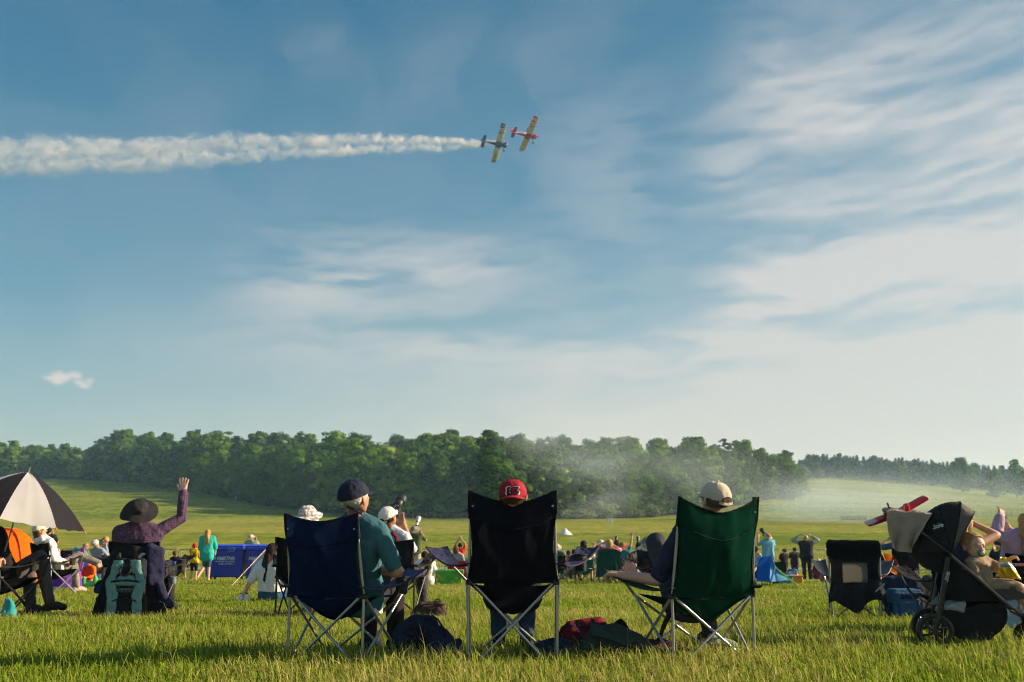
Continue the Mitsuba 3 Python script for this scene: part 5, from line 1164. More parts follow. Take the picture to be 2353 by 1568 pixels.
camera_body('camera with a grey lens held up by the photographer in light blue', pl.head[:3, 3] + np.array([-.08, .13, .06]), .35, .75, False, L=.22, R=.06)
figure('boy in a black top and dark cap left of the two standing watchers in black', at(1804, 36), .35, 'stand', 1.12, 'lap', 'lap', (.2, .3), (.012, .012, .014), 'short', (.015, .018, .03), headk=1.12, hat=('cap', (.02, .02, .03)), hair=('crop', BROWN), fat=1.15)
figure('dark clad youngster with folded arms between the boy in black and the waistcoat', at(1828, 38.3), .1, 'stand', 1.26, ((.06, .06, -.22), (-.20, .16, -.20)), ((.06, .06, -.22), (-.20, .16, -.20)), (.2, 0), (.018, .020, .028), 'short', (.02, .03, .05), headk=1.05, hair=('crop', (.02, .02, .03)), fat=1.1)
figure('bald person in a navy waistcoat standing with both hands behind the head', at(1856, 38.6), -.1, 'stand', 1.76, ((.25, .06, .09), (-.03, .06, .28)), ((.25, .06, .09), (-.03, .06, .28)), (.35, -.1), (.012, .014, .030), .0, (.022, .018, .022), 'long', (.02, .02, .02), (.52, .33, .24), ('bald', GREY), fat=1.25, loose=.03, hem=.08, fine=True)
kk = [k for k in labels if k.startswith('person')][-1]
for q in (-1, 1):
    Mv = place(at(1856, 38.6), -.1, s=1.76 / 1.75); s0 = np.array([q * .22, 0, 1.445]); e0 = s0 + [q * .25, .06, .09]; w0 = e0 * .35 + (s0 + [-q * .03, .06, .28]) * .65
    part(kk, 'sleeve', moved(wrinkle(soften(union([capsule(s0, .085, e0, .072), capsule(e0, .072, w0, .06)]), .03, 3), .012, 9, 3), Mv), 'cloth', mottled((.30, .31, .28), .2, 14), smooth=True)
figure('person in a pale sun hat and burgundy top on the grass beside the waistcoat', at(1884, 37.5), .0, 'ground', 1.60, 'lap', ((.06, .15, .0), (-.10, .2, .2)), (.25, 0), (.16, .010, .035), 'short', (.10, .06, .06), hat=('sun', (.66, .60, .48)), hair=('bob', (.5, .45, .4)), fat=1.15)
k = thing('bag', 'tan rucksack with red trim lying behind the left arm of the mesh chair', 'bag')
put(k, moved(wrinkle(soften(hull([((-.16, 0, .14), .12), ((.16, 0, .12), .12), ((0, 0, .34), .09)], 2), .03, 3), .03, 7, 3), place(at(1905, 30))), 'cloth', lambda v: np.where((meshkit.noise(v * 9, 3) > .6)[:, None], (.22, .02, .02), (.28, .19, .11)), smooth=True)

# blue tent with green guy ropes, windbreak
k = thing('tent', 'bright blue pop up tent with pale panels at the right of the green chair', 'tent')
q_ = {n: pix(x, y, Y) for n, (x, y, Y) in dict(l=(1738, 1336, 24.6), t0=(1745, 1282, 25.4), t=(1771, 1279, 24.9), m=(1778, 1300, 24.4), r=(1816, 1333, 24.0), b=(1768, 1338, 23.6), bk=(1795, 1326, 26.2)).items()}
part(k, 'side_panel', quad(q_['l'], q_['t0'], q_['t'], q_['b'], 9, .10), 'thin_cloth', mottled((.012, .13, .52), .1, 5), smooth=True)
part(k, 'front_panel', quad(q_['b'], q_['t'], q_['m'], q_['r'], 9, .06), 'thin_cloth', mottled((.16, .42, .66), .18, 6), smooth=True)
part(k, 'back_panel', quad(q_['t'], q_['bk'], q_['r'], q_['m'], 7, .03), 'thin_cloth', (.02, .16, .50), smooth=True)
part(k, 'side_panel', quad(q_['l'] + [0, 1.0, 0], q_['t0'] + [0, .2, 0], q_['t'] + [0, .2, 0], q_['bk'], 7, .05), 'thin_cloth', (.012, .12, .46), smooth=True)
part(k, 'pole_sleeve', tube([q_['b'] + [.02, -.03, 0], q_['b'] * .55 + q_['t'] * .45 + [.10, -.05, .05], q_['t'] + [.01, -.02, .02]], .025, 6), 'cloth', (.008, .07, .30))
for j in range(4):
    part(k, 'guy_rope', tube([q_['m'] + [.03 * j, .05 * j, -.02 * j], at(1832 + 2.5 * j, 23.6 - .25 * j)], .010, 5), 'cloth', (.30, .62, .04))
k = thing('windbreak', 'dark green windbreak behind the bright blue tent', 'windbreak')
part(k, 'panel', quad(at(1776, 27.2), at(1776, 27.2) + [0, 0, .58], at(1808, 27.2) + [0, 0, .60], at(1808, 27.2), 7, .06), 'cloth', (.006, .035, .018), smooth=True)
for x in (1776, 1808):
    part(k, 'post', tube([at(x, 27.18) - [0, 0, .1], at(x, 27.18) + [0, 0, .66]], .014, 6), 'cloth', (.05, .05, .05))
for x, Y, c, lab in ((1806, 26.5, (.03, .22, .30), 'teal cool box on the grass right of the blue tent'), (1824, 27, (.62, .24, .01), 'yellow cool box on the grass right of the teal one')):
    k = thing('cool_box', lab, 'cool box'); M = place(at(x, Y), .1)
    put(k + '__body', moved(rbox(.42 if c[0] > .1 else .30, .28, .20, .03, (0, 0, .10), 2), M), 'plastic', c, 40)
    part(k, 'lid', moved(rbox(.44 if c[0] > .1 else .32, .30, .05, .02, (0, 0, .225), 2), M), 'plastic', tuple(.8 * np.array(c)), 40)
    part(k, 'handle', moved(tube([(-.12, 0, .24), (-.10, 0, .30), (.10, 0, .30), (.12, 0, .24)], .012, 6), M), 'plastic', (.1, .1, .1))
k = thing('carrier_bag', 'pale blue carrier bag standing behind the yellow cool box', 'bag')
put(k, moved(wrinkle(soften(hull([((-.14, 0, .08), .08), ((.14, 0, .08), .08), ((-.08, 0, .36), .04), ((.10, 0, .34), .04)], 2), .03, 3), .04, 7, 3), place(at(1822, 28.4))), 'plastic', lambda v: np.where((meshkit.noise(v * 10, 3) > .6)[:, None], (.05, .07, .12), (.10, .36, .62)), smooth=True)

# ------------------------------------------------------------------ crowd barriers with a gravel strip behind
xs = -20; bi = 0
while xs < 2400:
    A0, A1 = at(xs, 47.5 + .5 * math.sin(xs * .01)), at(xs + 104, 47.5 + .5 * math.sin((xs + 104) * .01))
    k = thing('crowd_barrier', 'grey steel crowd barrier standing in the fence line beyond the crowd', 'barrier', 'crowd barriers in a line across the field')
    u_ = np.array([0, 0, 1.0]); z0, z1 = .16, 1.09; rr = .12
    part(k, 'frame', tube([A0 + u_ * z0, A0 + u_ * (z1 - rr), A0 * .985 + A1 * .015 + u_ * (z1 - .03), A0 * .95 + A1 * .05 + u_ * z1, A0 * .05 + A1 * .95 + u_ * z1, A0 * .015 + A1 * .985 + u_ * (z1 - .03), A1 + u_ * (z1 - rr), A1 + u_ * z0, A0 + u_ * z0], .022, 6), 'steel', (.36, .37, .37))
    for j in range(1, 18):
        t = j / 18; C = A0 * (1 - t) + A1 * t
        part(k, 'bar', tube([C + u_ * z0, C + u_ * z1], .007, 4, False), 'steel', (.36, .37, .37), False)
    for t in (.12, .88):
        C = A0 * (1 - t) + A1 * t
        part(k, 'foot', tube([C + [0, -.3, .0], C + [0, -.1, .16], C + [0, .1, .16], C + [0, .3, .0]], .02, 5), 'steel', (.3, .3, .3))
    xs += 107; bi += 1
ys = np.linspace(50.2, 52.6, 4); xg = np.linspace(-36, 36, 90)
P = np.array([[(x, y + .4 * math.sin(x * .2), float(H(x, y + .4 * math.sin(x * .2))) + .03) for y in ys] for x in xg])
put('gravel_track', grid_sheet(P), 'matte', mottled((.28, .27, .25), .2, 1.5), smooth=True)
labels['gravel_track'] = {'label': 'narrow grey gravel track behind the crowd barriers', 'category': 'track', 'kind': 'structure'}

# markers on the airfield
for x, row, Y, lab in ((131, 1257, 66, 'white cone marker on the field below the umbrella rim'), (1299, 1226, 112, 'white cone marker on the field right of the middle chair'), (356, 1221, 120, 'white cone marker on the field behind the black sun hat')):
    k = thing('marker_cone', lab, 'marker'); R_ = .55 if Y < 80 else .80 if x > 1000 else .3; P = at(x, Y)
    put(k + '__cone', moved(trimesh.creation.revolve(np.array([(0, R_ * .95), (.03, R_ * .95), (R_ * .97, .05), (R_, .0), (0, 0)]), sections=24), place(P)), 'plastic', (.72, .72, .70), 30)
    part(k, 'base_ring', moved(trimesh.creation.torus(R_, .02, major_sections=24, minor_sections=6), place(P + [0, 0, .02])), 'plastic', (.5, .5, .48))
k = thing('marker_board', 'small white marker board standing in the far field left of the green chair', 'marker'); P = at(1402, 170)
put(k + '__board', moved(rbox(.75, .08, .95, .03, (0, 0, .55)), place(P)), 'matte', (.78, .78, .76), 30)
part(k, 'leg', moved(tube([(0, .06, -.1), (0, .06, .2)], .04, 6), place(P)), 'matte', (.5, .5, .5))
k = thing('hay_bale', 'dark square bale standing in the far field at the right', 'bale'); P = at(2306, 215)
put(k + '__bale', moved(rbox(1.15, 1.0, 1.05, .1, (0, 0, .5), 2), place(P, .2)), 'matte', (.05, .055, .045), 40)
for d in (-.25, .25):
    part(k, 'twine', moved(rbox(.05, 1.03, 1.08, .02, (d, 0, .5)), place(P, .2)), 'matte', (.09, .09, .06))
k = thing('hurdle', 'low dark timber hurdle in the far field left of the pushchair handle', 'hurdle'); P = at(1962, 205)
for z in (.2, .5, .8):
    part(k, 'rail', moved(rbox(5.4, .12, .16, .03, (0, 0, z)), place(P, .05)), 'matte', (.07, .07, .05))
for d in (-2.5, -1.2, 0, 1.2, 2.5):
    part(k, 'post', moved(rbox(.14, .14, 1.1, .03, (d, .14, .45)), place(P, .05)), 'matte', (.06, .06, .045))
# far post and wire fence below the wood
k = thing('wire_fence', 'thin post and wire fence along the foot of the wood and far field', 'fence')
prev = None
for x in range(900, 2400, 16):
    Y = min(edge(x), 250) - 9 if x < 1700 else 236
    P = at(x, Y); part(k, 'post', tube([P - [0, 0, .2], P + [0, 0, 1.15]], .05, 5), 'matte', (.16, .15, .12), False)
    if prev is not None:
        for z in (.5, 1.05): part(k, 'wire', tube([prev + [0, 0, z], P + [0, 0, z]], .010, 3, False), 'matte', (.2, .2, .2), False)
    prev = P
# ------------------------------------------------------------------ right side: empty mesh chair, coats, cool bag, people, pushchair
EP = at(1970, 11.0); ME = place(EP, -.27)
k = thing('camp_chair', 'empty black folding chair with a pale mesh window in its back', 'camping chair')
for q in (-1, 1):
    part(k, 'upright', moved(tube([(q * .25, 0, 0), (q * .255, -.02, .45), (q * .262, -.07, .80)], .011, 8), ME), 'steel', (.40, .42, .44), 40)
    part(k, 'joint', moved(rbox(.045, .05, .035, .008, (q * .25, .0, .40)), ME), 'plastic', BLACK)
    part(k, 'cross_bar', moved(tube([(q * .24, 0, .38), (-q * .22, .02, .02)], .010, 7), ME), 'steel', (.22, .23, .24), 40)
    part(k, 'cross_bar', moved(tube([(q * .25, .02, .38), (q * .27, .5, .02)], .010, 7), ME), 'steel', (.22, .23, .24), 40)
    part(k, 'front_post', moved(tube([(q * .24, .05, .02), (q * .30, .48, .42), (q * .36, .44, .62)], .010, 7), ME), 'steel', (.45, .46, .47), 40)
def ring_panel(out, inn, name, col, mat='thin_cloth', y=lambda x, z: -.03 - .06 * (z - .4) / .4 - .03 * math.cos(x * 5)):
    n = len(out); P = np.array([[(a[0] * (1 - t) + b[0] * t, 0, a[1] * (1 - t) + b[1] * t) for t in np.linspace(0, 1, 4)] for a, b in zip(out, inn)])
    for r_ in P.reshape(-1, 3): r_[1] = y(r_[0], r_[2])
    part(k, name, moved(grid_sheet(P), ME), mat, col, smooth=True)
th = np.linspace(0, 2 * PI, 65)
sq = lambda a, p: np.sign(math.cos(a)) * abs(math.cos(a)) ** p
sn = lambda a, p: np.sign(math.sin(a)) * abs(math.sin(a)) ** p
def outer(a):
    x, z = .275 * sq(a, .35), .59 + .235 * sn(a, .35)
    if z < .70: x *= 1 - .13 * math.sin(PI * np.clip((.70 - z) / .34, 0, 1))
    return x, z
ring_panel([outer(a) for a in th], [(-.0 + .125 * sq(a, .5), .500 + .105 * sn(a, .45)) for a in th], 'back_panel', mottled((.010, .012, .016), .15))
u = np.linspace(-1, 1, 9)
Pm = np.array([[(a * .126, -.052 - .03 * math.cos(a * .6) - .06 * (.105 * b + .1) / .4, .500 + .106 * b) for b in u] for a in u])
scene['mesh_net'] = scene['mesh_net_plain'] = {'type': 'principledthin', 'base_color': PT, 'roughness': .6, 'diff_trans': 1.1, 'spec_trans': .25, 'eta': 1.1}
part(k, 'mesh_window', moved(grid_sheet(Pm), ME), 'mesh_net', (.15, .147, .13), smooth=True)
part(k, 'pocket', moved(wrinkle(hull([((-.262, -.07, .80), .02), ((.262, -.07, .80), .02), ((.25, -.07, .83), .012), ((-.25, -.07, .83), .012), ((-.268, -.055, .68), .012), ((.268, -.055, .68), .012)], 2).refine_to_length(.03), .006, 12, 2), ME), 'cloth', (.010, .012, .016), smooth=True)
P = np.array([[(a * .27, .0 + .46 * b, .41 - .06 * math.sin(PI * b) * (1 - a * a)) for b in np.linspace(0, 1, 8)] for a in u])
part(k, 'seat', moved(grid_sheet(P), ME), 'thin_cloth', (.012, .014, .018), smooth=True)
for q in (-1, 1):
    A0, A1 = np.array([q * .265, -.03, .45 if q < 0 else .46]), np.array([q * .36, .40, .60])
    P = np.array([[A0 * (1 - b) + A1 * b + np.array([x * (.03 + .05 * b) * q, -x * .02, -.05 * math.sin(PI * b) + .02 * x * x]) for x in np.linspace(-1, 1, 6)] for b in np.linspace(0, 1, 12)])
    part(k, 'armrest', moved(grid_sheet(P, .008), ME), 'plastic', (.04, .043, .05), 40)
k = thing('coat', 'black coat hanging in folds from the seat of the mesh chair', 'coat')
u = np.linspace(-1, 1, 41); v = np.linspace(0, 1, 18)
Pc = np.array([[(.01 + a * (.25 + .07 * b) + .02 * math.sin(a * 8 + b * 3) * b, -.06 - .05 * b - .045 * math.sin(a * 9 + 1) * b ** .7, .415 + .02 * a - (.27 + .06 * math.sin(a * 5 + 2)) * b + .03 * a * a * b) for b in v] for a in u])
put(k + '__drape', moved(wrinkle(grid_sheet(Pc, .012), .016, 8, 3), ME), 'cloth', mottled((.011, .013, .020), .2), 60)
part(k, 'reflective_strip', moved(grid_sheet(np.array([[(.19 + .10 * a, -.135 - .01 * b, .30 + .085 * a + .022 * b) for b in (0, 1)] for a in np.linspace(0, 1, 5)]), .004), ME), 'cloth', (.34, .35, .34))
k = thing('cool_bag', 'blue insulated cool bag on the grass between the mesh chair and the pushchair', 'bag'); M = place(at(2081, 10.9), .06); CB = (.020, .080, .170)
put(k + '__body', moved(wrinkle(hull([((a * (.155 - .02 * (z > .2)), d * .10, z), .025) for a in (-1, 1) for d in (-1, 1) for z in (.0, .29)], 2).refine_to_length(.03), .010, 8, 3), M), 'cloth', mottled(CB, .12, 9), smooth=40)
part(k, 'lid', moved(hull([((a * .12, d * .09, .315), .02) for a in (-1, 1) for d in (-1, 1)], 2), M), 'cloth', (.024, .092, .19), 40)
part(k, 'mesh_pocket', moved(rbox(.20, .012, .045, .004, (.0, -.128, .262)), M), 'cloth', (.006, .018, .05))
part(k, 'front_pocket', moved(wrinkle(rbox(.22, .03, .15, .012, (-.01, -.128, .135), 2).refine_to_length(.03), .008, 12, 2), M), 'cloth', CB, smooth=40)
for q in (-1, 1): part(k, 'side_pocket', moved(rbox(.04, .14, .17, .015, (q * .185, -.01, .11)), M), 'cloth', (.008, .022, .06))
part(k, 'strap_ring', moved(trimesh.creation.torus(.022, .005, major_sections=16, minor_sections=6), M @ place((.085, -.138, .215), rx=PI / 2)), 'steel', (.4, .4, .4))
part(k, 'strap', moved(tube([(.085, -.14, .19), (.088, -.145, .15), (.09, -.145, .10)], .012, 6), M), 'cloth', (.008, .012, .025))
k = thing('jacket', 'dark blue padded jacket heaped above the cool bag', 'jacket')
put(k, moved(wrinkle(soften(union([hull([((-.22, .1, .36), .06), ((.16, .1, .45), .06), ((.20, .1, .36), .05), ((-.18, .1, .22), .07), ((.18, .1, .25), .06)], 2), hull([((.18, .1, .42), .05), ((.24, .1, .25), .04)], 2)]), .02, 4), .03, 7, 3), place(at(2081, 11.2))), 'cloth', mottled((.010, .024, .060), .25), smooth=True)
# orange and black pop up disc
k = thing('parasol', 'orange and black segmented child\'s parasol standing open behind the mesh chair', 'parasol'); C = pix(2033, 1304, 19.5); MD = place(C, .0) @ place(rx=PI / 2 + .25)
for i in range(8):
    a0 = i * PI / 4 + .2; P = np.array([[(0.27 * b * math.cos(a0 + s * PI / 4), .27 * b * math.sin(a0 + s * PI / 4), .10 * (1 - b * b)) for b in np.linspace(.03, 1, 7)] for s in np.linspace(0, 1, 6)])
    part(k, 'panel', moved(grid_sheet(P), MD), 'thin_cloth', (.85, .16, .008) if i % 2 else (.04, .010, .012), smooth=True)
    part(k, 'rib', moved(tube([(0, 0, .105), (.17 * math.cos(a0), .17 * math.sin(a0), .065), (.275 * math.cos(a0), .275 * math.sin(a0), 0)], .005, 4), MD), 'steel', (.1, .1, .1))
part(k, 'shaft', moved(tube([(0, 0, .12), (0, 0, -.45)], .009, 6), MD), 'steel', (.25, .25, .3))
pq = sit('photographer in a dark blue shirt with both elbows out behind the mesh chair', 2083, 21.5, 'black folding chair under the photographer right of the orange parasol', (.012, .013, .018), .05, .88, .46, w=.58, H=1.78, la=((.26, .14, -.06), (.0, .24, .12)), ra=((.18, .16, -.10), (-.08, .26, .10)), look=(.5, 0), top=(.035, .09, .19),
         legs=(.05, .05, .06), hair=('short', (.04, .02, .012)), fat=1.1, skin=SK2)
camera_body('black camera held up by the photographer in dark blue behind the mesh chair', pq.head[:3, 3] + np.array([-.09, .14, .03]), .3, .7, L=.14)
# woman behind the pushchair
WP = at(2262, 8.75)
sit('fair haired woman in dark navy seated behind the pushchair, one arm bent up', 2222, 8.9, 'dark folding chair behind the pushchair', (.012, .012, .016), -.1, .60, .34, H=1.48, la='lap', ra=((.24, .10, .10), (-.02, .12, .24)), look=(.45, -.1), top=(.012, .022, .050), sleeve='none', legs=(.05, .05, .06), wear='short', shoe=(.08, .07, .07), skin=SK, hair=('tail', (.42, .27, .13)),
    kr=((.20, .42, .42), (.16, .10, .09)))
PL = (.42, .28, .40)
sit('person in a lilac dress with arms raised at the right edge', 2362, 12.5, 'dark folding chair at the right edge under the person in lilac', (.012, .012, .016), .15, .70, .44, H=1.70, la=((.10, .10, .05), (-.02, .16, .28)), ra='camera', look=(.4, 0), top=PL, sleeve='long', legs=PL, wear='crop', skin=SK3, hair=('long', BLOND), hem=.15, loose=.04)
k = thing('tray', 'orange tray resting at the right edge below the lilac sleeve', 'tray')
put(k + '__tray', moved(rbox(.22, .16, .018, .006, (0, 0, 0)), place(pix(2343, 1299, 12.0), .1)), 'plastic', (.60, .17, .02), 40)
part(k, 'rim', moved(tube([(-.11, -.08, .012), (.11, -.08, .012), (.11, .08, .012), (-.11, .08, .012), (-.11, -.08, .012)], .006, 5), place(pix(2343, 1299, 12.0), .1)), 'plastic', (.20, .12, .22))
pr = figure('photographer in a black jacket kneeling near the right edge', at(2313, 25), .1, 'kneel', 1.82, 'camera', 'camera', (.4, .3), (.014, .014, .016), 'long', (.02, .02, .02), hat=('cap', (.02, .02, .022)), hair=('crop', DARKH), fat=1.2)
camera_body('black camera with a grey lens held by the kneeling photographer near the right edge', pr.head[:3, 3] + np.array([-.10, .10, .09]), .6, .6, L=.12)
figure('fair haired child sitting in front of the kneeling photographer', at(2324, 20), .0, 'cross', 1.45, 'lap', 'lap', (.1, 0), (.35, .24, .20), 'short', (.3, .2, .15), headk=1.12, hair=('bob', (.40, .26, .12)))
k = thing('cool_bag', 'sky blue cool bag with bright prints behind the toddler\'s legs', 'bag'); M = place(at(2312, 9.3), .1)
put(k + '__body', moved(wrinkle(hull([((a * .15, d * .09, z), .03) for a in (-1, 1) for d in (-1, 1) for z in (.03, .36)], 2).refine_to_length(.03), .02, 7, 3), M), 'plastic', lambda v: np.where((meshkit.noise(v * 15, 5) > .74)[:, None], (.5, .06, .16), mottled((.10, .26, .42), .3, 9)(v)), smooth=40)
part(k, 'handle', moved(tube([(-.08, -.10, .38), (-.06, -.11, .45), (.06, -.11, .45), (.08, -.10, .38)], .010, 6), M), 'plastic', (.35, .42, .5))

# ------------------------------------------------------------------ pushchair, drawn in its own side view: a (forward, up) point from the photograph's crop
Y0 = 7.95; PB = at(2182, Y0); PB[2] += .0
MPc = place(PB, -.30); SC = .000845
pp = lambda cx, cy: np.array([(cx - 850) * SC * .94, (1437 - cy) * SC])
def side(cx, cy, y): a = pp(cx, cy); return np.array([a[0], y, a[1]])
k = thing('pushchair', 'black pushchair with a raised grey hood carrying a toddler at the right', 'pushchair')
PK = (.010, .010, .011)
def wheel(nm, cx, cy, y, r, spokes=6, tw=.040):
    c = side(cx, cy, y); w = part(k, nm, moved(moved(trimesh.creation.torus(r - tw * .5, tw * .5, major_sections=40, minor_sections=10), place(c, rx=PI / 2)), MPc), 'plastic', (.012, .012, .012))
    part(w, 'rim', moved(moved(trimesh.creation.annulus(r * .66, r * .80, .022, sections=36), place(c, rx=PI / 2)), MPc), 'plastic', (.016, .016, .018), 40)
    for s in range(spokes):
        a = s / spokes * 2 * PI + .3
        part(w, 'spoke', moved(tube([c + [0, 0, 0], c + [math.cos(a) * r * .38 - math.sin(a) * .012, 0, math.sin(a) * r * .38 + math.cos(a) * .012], c + [math.cos(a) * r * .7, 0, math.sin(a) * r * .7]], [.013, .009, .011], 7), MPc), 'gloss', (.018, .018, .020))
    part(w, 'hub', moved(moved(trimesh.creation.cylinder(.024, .05, sections=16), place(c, rx=PI / 2)), MPc), 'plastic', (.02, .02, .02), 40)
for y in (-.235, .235): wheel('rear_wheel', 705, 1290, y, .137)
wheel('front_wheel', 1560, 1340, -.10, .10); wheel('front_wheel', 1560, 1340, .10, .10)
for y in (-.235, .235):
    part(k, 'side_frame', moved(tube([side(890, 625, y), side(1120, 830, y), side(1350, 1040, y), side(1450, 1115, y), side(1530, 1130, y)], [.013, .013, .013, .014, .014], 10), MPc), 'gloss', (.035, .037, .040), 40)
    part(k, 'rear_leg', moved(tube([side(860, 640, y), side(820, 860, y), side(745, 1165, y), side(705, 1285, y)], [.024, .023, .022, .018], 10), MPc), 'plastic', (.014, .014, .015), 40)
    part(k, 'handle_arm', moved(tube([side(900, 620, y), side(640, 420, y), side(430, 280, y * .98), side(365, 228, y * .9)], .013, 8), MPc), 'plastic', PK, 40)
    part(k, 'front_fork', moved(tube([side(1520, 1125, y * .9), side(1550, 1200, y * .55), side(1560, 1335, y * .43)], [.020, .022, .014], 8), MPc), 'plastic', PK, 40)
part(k, 'handle_bar', moved(tube([side(365, 228, -.21), side(345, 216, -.15), side(345, 216, .15), side(365, 228, .21)], .019, 10), MPc), 'plastic', (.03, .035, .04), 40)
part(k, 'axle', moved(tube([side(705, 1290, -.25), side(705, 1290, .25)], .012, 8), MPc), 'steel', (.1, .1, .1))
part(k, 'foot_rest', moved(rbox(.10, .36, .02, .008, side(1500, 1135, 0)), MPc), 'plastic', (.012, .012, .013))
# hood: three panels between hoops that turn about the hinge
hg = pp(900, 600)
hoops = [(pp(545, 600) - hg), (pp(660, 345) - hg), (pp(820, 195) - hg), (pp(1030, 150) - hg), (pp(1145, 235) - hg)]
def hoop(d, n=23):
    t = np.linspace(0, PI, n); s = np.abs(np.sin(t)) ** .48; c = np.sign(np.cos(t)) * np.abs(np.cos(t)) ** .42
    return np.stack([hg[0] + d[0] * s, -.245 * c, hg[1] + d[1] * s], 1)
for i, (nm, c) in enumerate([('hood_rear', (.013, .013, .014)), ('hood_panel', (.016, .017, .019)), ('hood_panel', (.018, .019, .021)), ('hood_visor', (.11, .10, .088))]):
    a, b = hoop(hoops[i]), hoop(hoops[i + 1]); P = np.stack([a * (1 - t) + b * t + (hg[0] * 0) for t in np.linspace(0, 1, 7)], 1)
    cen = np.array([hg[0], 0, hg[1]])
    for j, t in enumerate(np.linspace(0, 1, 7)): P[:, j] = cen * [1, 0, 1] * 0 + P[:, j] + (P[:, j] - cen) * .05 * math.sin(PI * t) * [1, 0, 1] * (i < 3)
    part(k, nm, moved(wrinkle(grid_sheet(P, .006), .005, 16, 3), MPc), 'cloth', mottled(c, .12, 14), 50)
    part(k, 'hood_seam', moved(tube(hoop(hoops[i + 1]) * [1, 1.012, 1] + [0, 0, .004], .005, 5), MPc), 'cloth', (.008, .008, .008) if i < 3 else (.05, .045, .04))
def slab(name, pts, y0, y1, col, mat='cloth', wr=.006, seed=0, r=.008):
    import shapely.geometry as sg
    poly = sg.Polygon([tuple(pp(*p)) for p in pts]).buffer(.012).buffer(-.006)
    m = trimesh.creation.extrude_polygon(poly, y1 - y0, engine='earcut'); m.apply_transform(np.array([[1, 0, 0, 0], [0, 0, -1, y1], [0, 1, 0, 0], [0, 0, 0, 1.0]]))
    m = m.subdivide_to_size(.06); return part(k, name, moved(wrinkle(m, wr, 12, seed), MPc), mat, mottled(col, .12, 10), 40)
slab('seat_shell', [(545, 600), (660, 420), (900, 600), (1010, 700), (960, 760), (800, 780), (690, 745)], -.215, .215, (.011, .011, .012), wr=.012)
slab('seat_side', [(870, 660), (1110, 835), (1340, 1030), (1260, 1010), (1010, 1010), (830, 1010), (800, 900)], -.220, -.205, (.008, .008, .009), wr=.008)
slab('seat_side', [(870, 660), (1110, 835), (1340, 1030), (1260, 1010), (1010, 1010), (830, 1010), (800, 900)], .205, .220, (.008, .008, .009), wr=.008)
slab('seat_base', [(880, 960), (1245, 925), (1340, 1010), (1020, 1020), (880, 1010)], -.20, .20, (.012, .012, .013), wr=.006)
slab('seat_pad', [(1245, 925), (1330, 917), (1430, 925), (1500, 950), (1512, 970), (1490, 985), (1400, 1000), (1330, 1008), (1280, 985)], -.19, .19, (.065, .060, .058), wr=.008)
slab('basket', [(800, 1110), (1000, 1095), (1130, 1050), (1330, 1035), (1335, 1150), (1305, 1235), (1200, 1335), (1060, 1372), (900, 1330), (835, 1230)], -.20, .20, PK, wr=.018)
t = lettering('Joie', .030, .002, True); part(k, 'lettering', moved(t, MPc @ place(side(790, 362, -.262), rx=PI / 2) @ place(rz=.30)), 'matte', (.55, .60, .62), False)
t = lettering('Joie', .028, .002, True); part(k, 'lettering', moved(t, MPc @ place(side(838, 805, -.262), rx=PI / 2) @ place(rz=1.30)), 'matte', (.50, .54, .56), False)
# blanket in the basket, cloth over the handle, sandal bag
kb = thing('blanket', 'grey knitted blanket stuffed in the pushchair basket', 'blanket')
put(kb, moved(wrinkle(soften(hull([(side(830, 1085, y), .022) for y in (-.19, .1)] + [(side(965, 1050, y), .028) for y in (-.19, .1)] + [(side(960, 1095, y), .02) for y in (-.19, .1)], 2), .015, 3), .014, 22, 3), MPc), 'cloth', mottled((.26, .31, .33), .15, 30), smooth=True)
kb = thing('shoe', 'grey sandal sticking out behind the pushchair leg', 'shoe')
put(kb, moved(wrinkle(soften(hull([(side(705, 1062, -.10), .012), (side(760, 1010, -.10), .016), (side(755, 1050, -.10), .02)], 2), .012, 3), .006, 20, 3), MPc), 'cloth', (.16, .20, .22), smooth=True)
kc = thing('cloth', 'beige linen cloth draped over the pushchair handle and hood', 'cloth')
def drape_pt(a, b):
    top = np.array([[340, 235], [430, 222], [520, 250], [610, 235], [700, 258], [745, 255]]); bot = np.array([[375, 560], [392, 575], [450, 590], [530, 608], [570, 520], [660, 345]])
    i = np.linspace(0, 1, 6); T_ = np.array([np.interp(a, i, top[:, 0]), np.interp(a, i, top[:, 1])]); B_ = np.array([np.interp(a, i, bot[:, 0]), np.interp(a, i, bot[:, 1])])
    m = T_ * (1 - b) + B_ * b; m[0] += -22 * math.sin(PI * b) * (1 - a) + 10 * math.sin(a * 14) * b; return m
n = 33; P = np.zeros((n, n, 3))
for i, a in enumerate(np.linspace(0, 1, n)):
    for j, b in enumerate(np.linspace(-.55, 1, n)):
        bb = max(b, 0); m = pp(*drape_pt(a, bb)); y = -.265 - .030 * math.sin(a * 15 + 2 * bb) * bb - .015 * bb
        if b < 0: y = -.265 + (-b) * .95; m = m + [0, .012 * math.sin(-b * 9)]
        P[i, j] = (m[0], y, m[1])
put(kc + '__drape', moved(wrinkle(grid_sheet(P[::-1], .008), .014, 11, 5), MPc), 'cloth', mottled((.30, .25, .20), .12, 10), 60)
def redwhite(v):
    n = meshkit.noise((v - v.mean(0)) * 9, 3); return np.where((n > .60)[:, None], (.75, .45, .46), (.62, .010, .018))
toy_plane('red inflatable aeroplane toy tied to the pushchair handle', pix(2070, 1186, 8.1), .0, .35, -.41, (.62, .010, .018), redwhite, L=.36, span=.52, chord=.085, fr=.028)

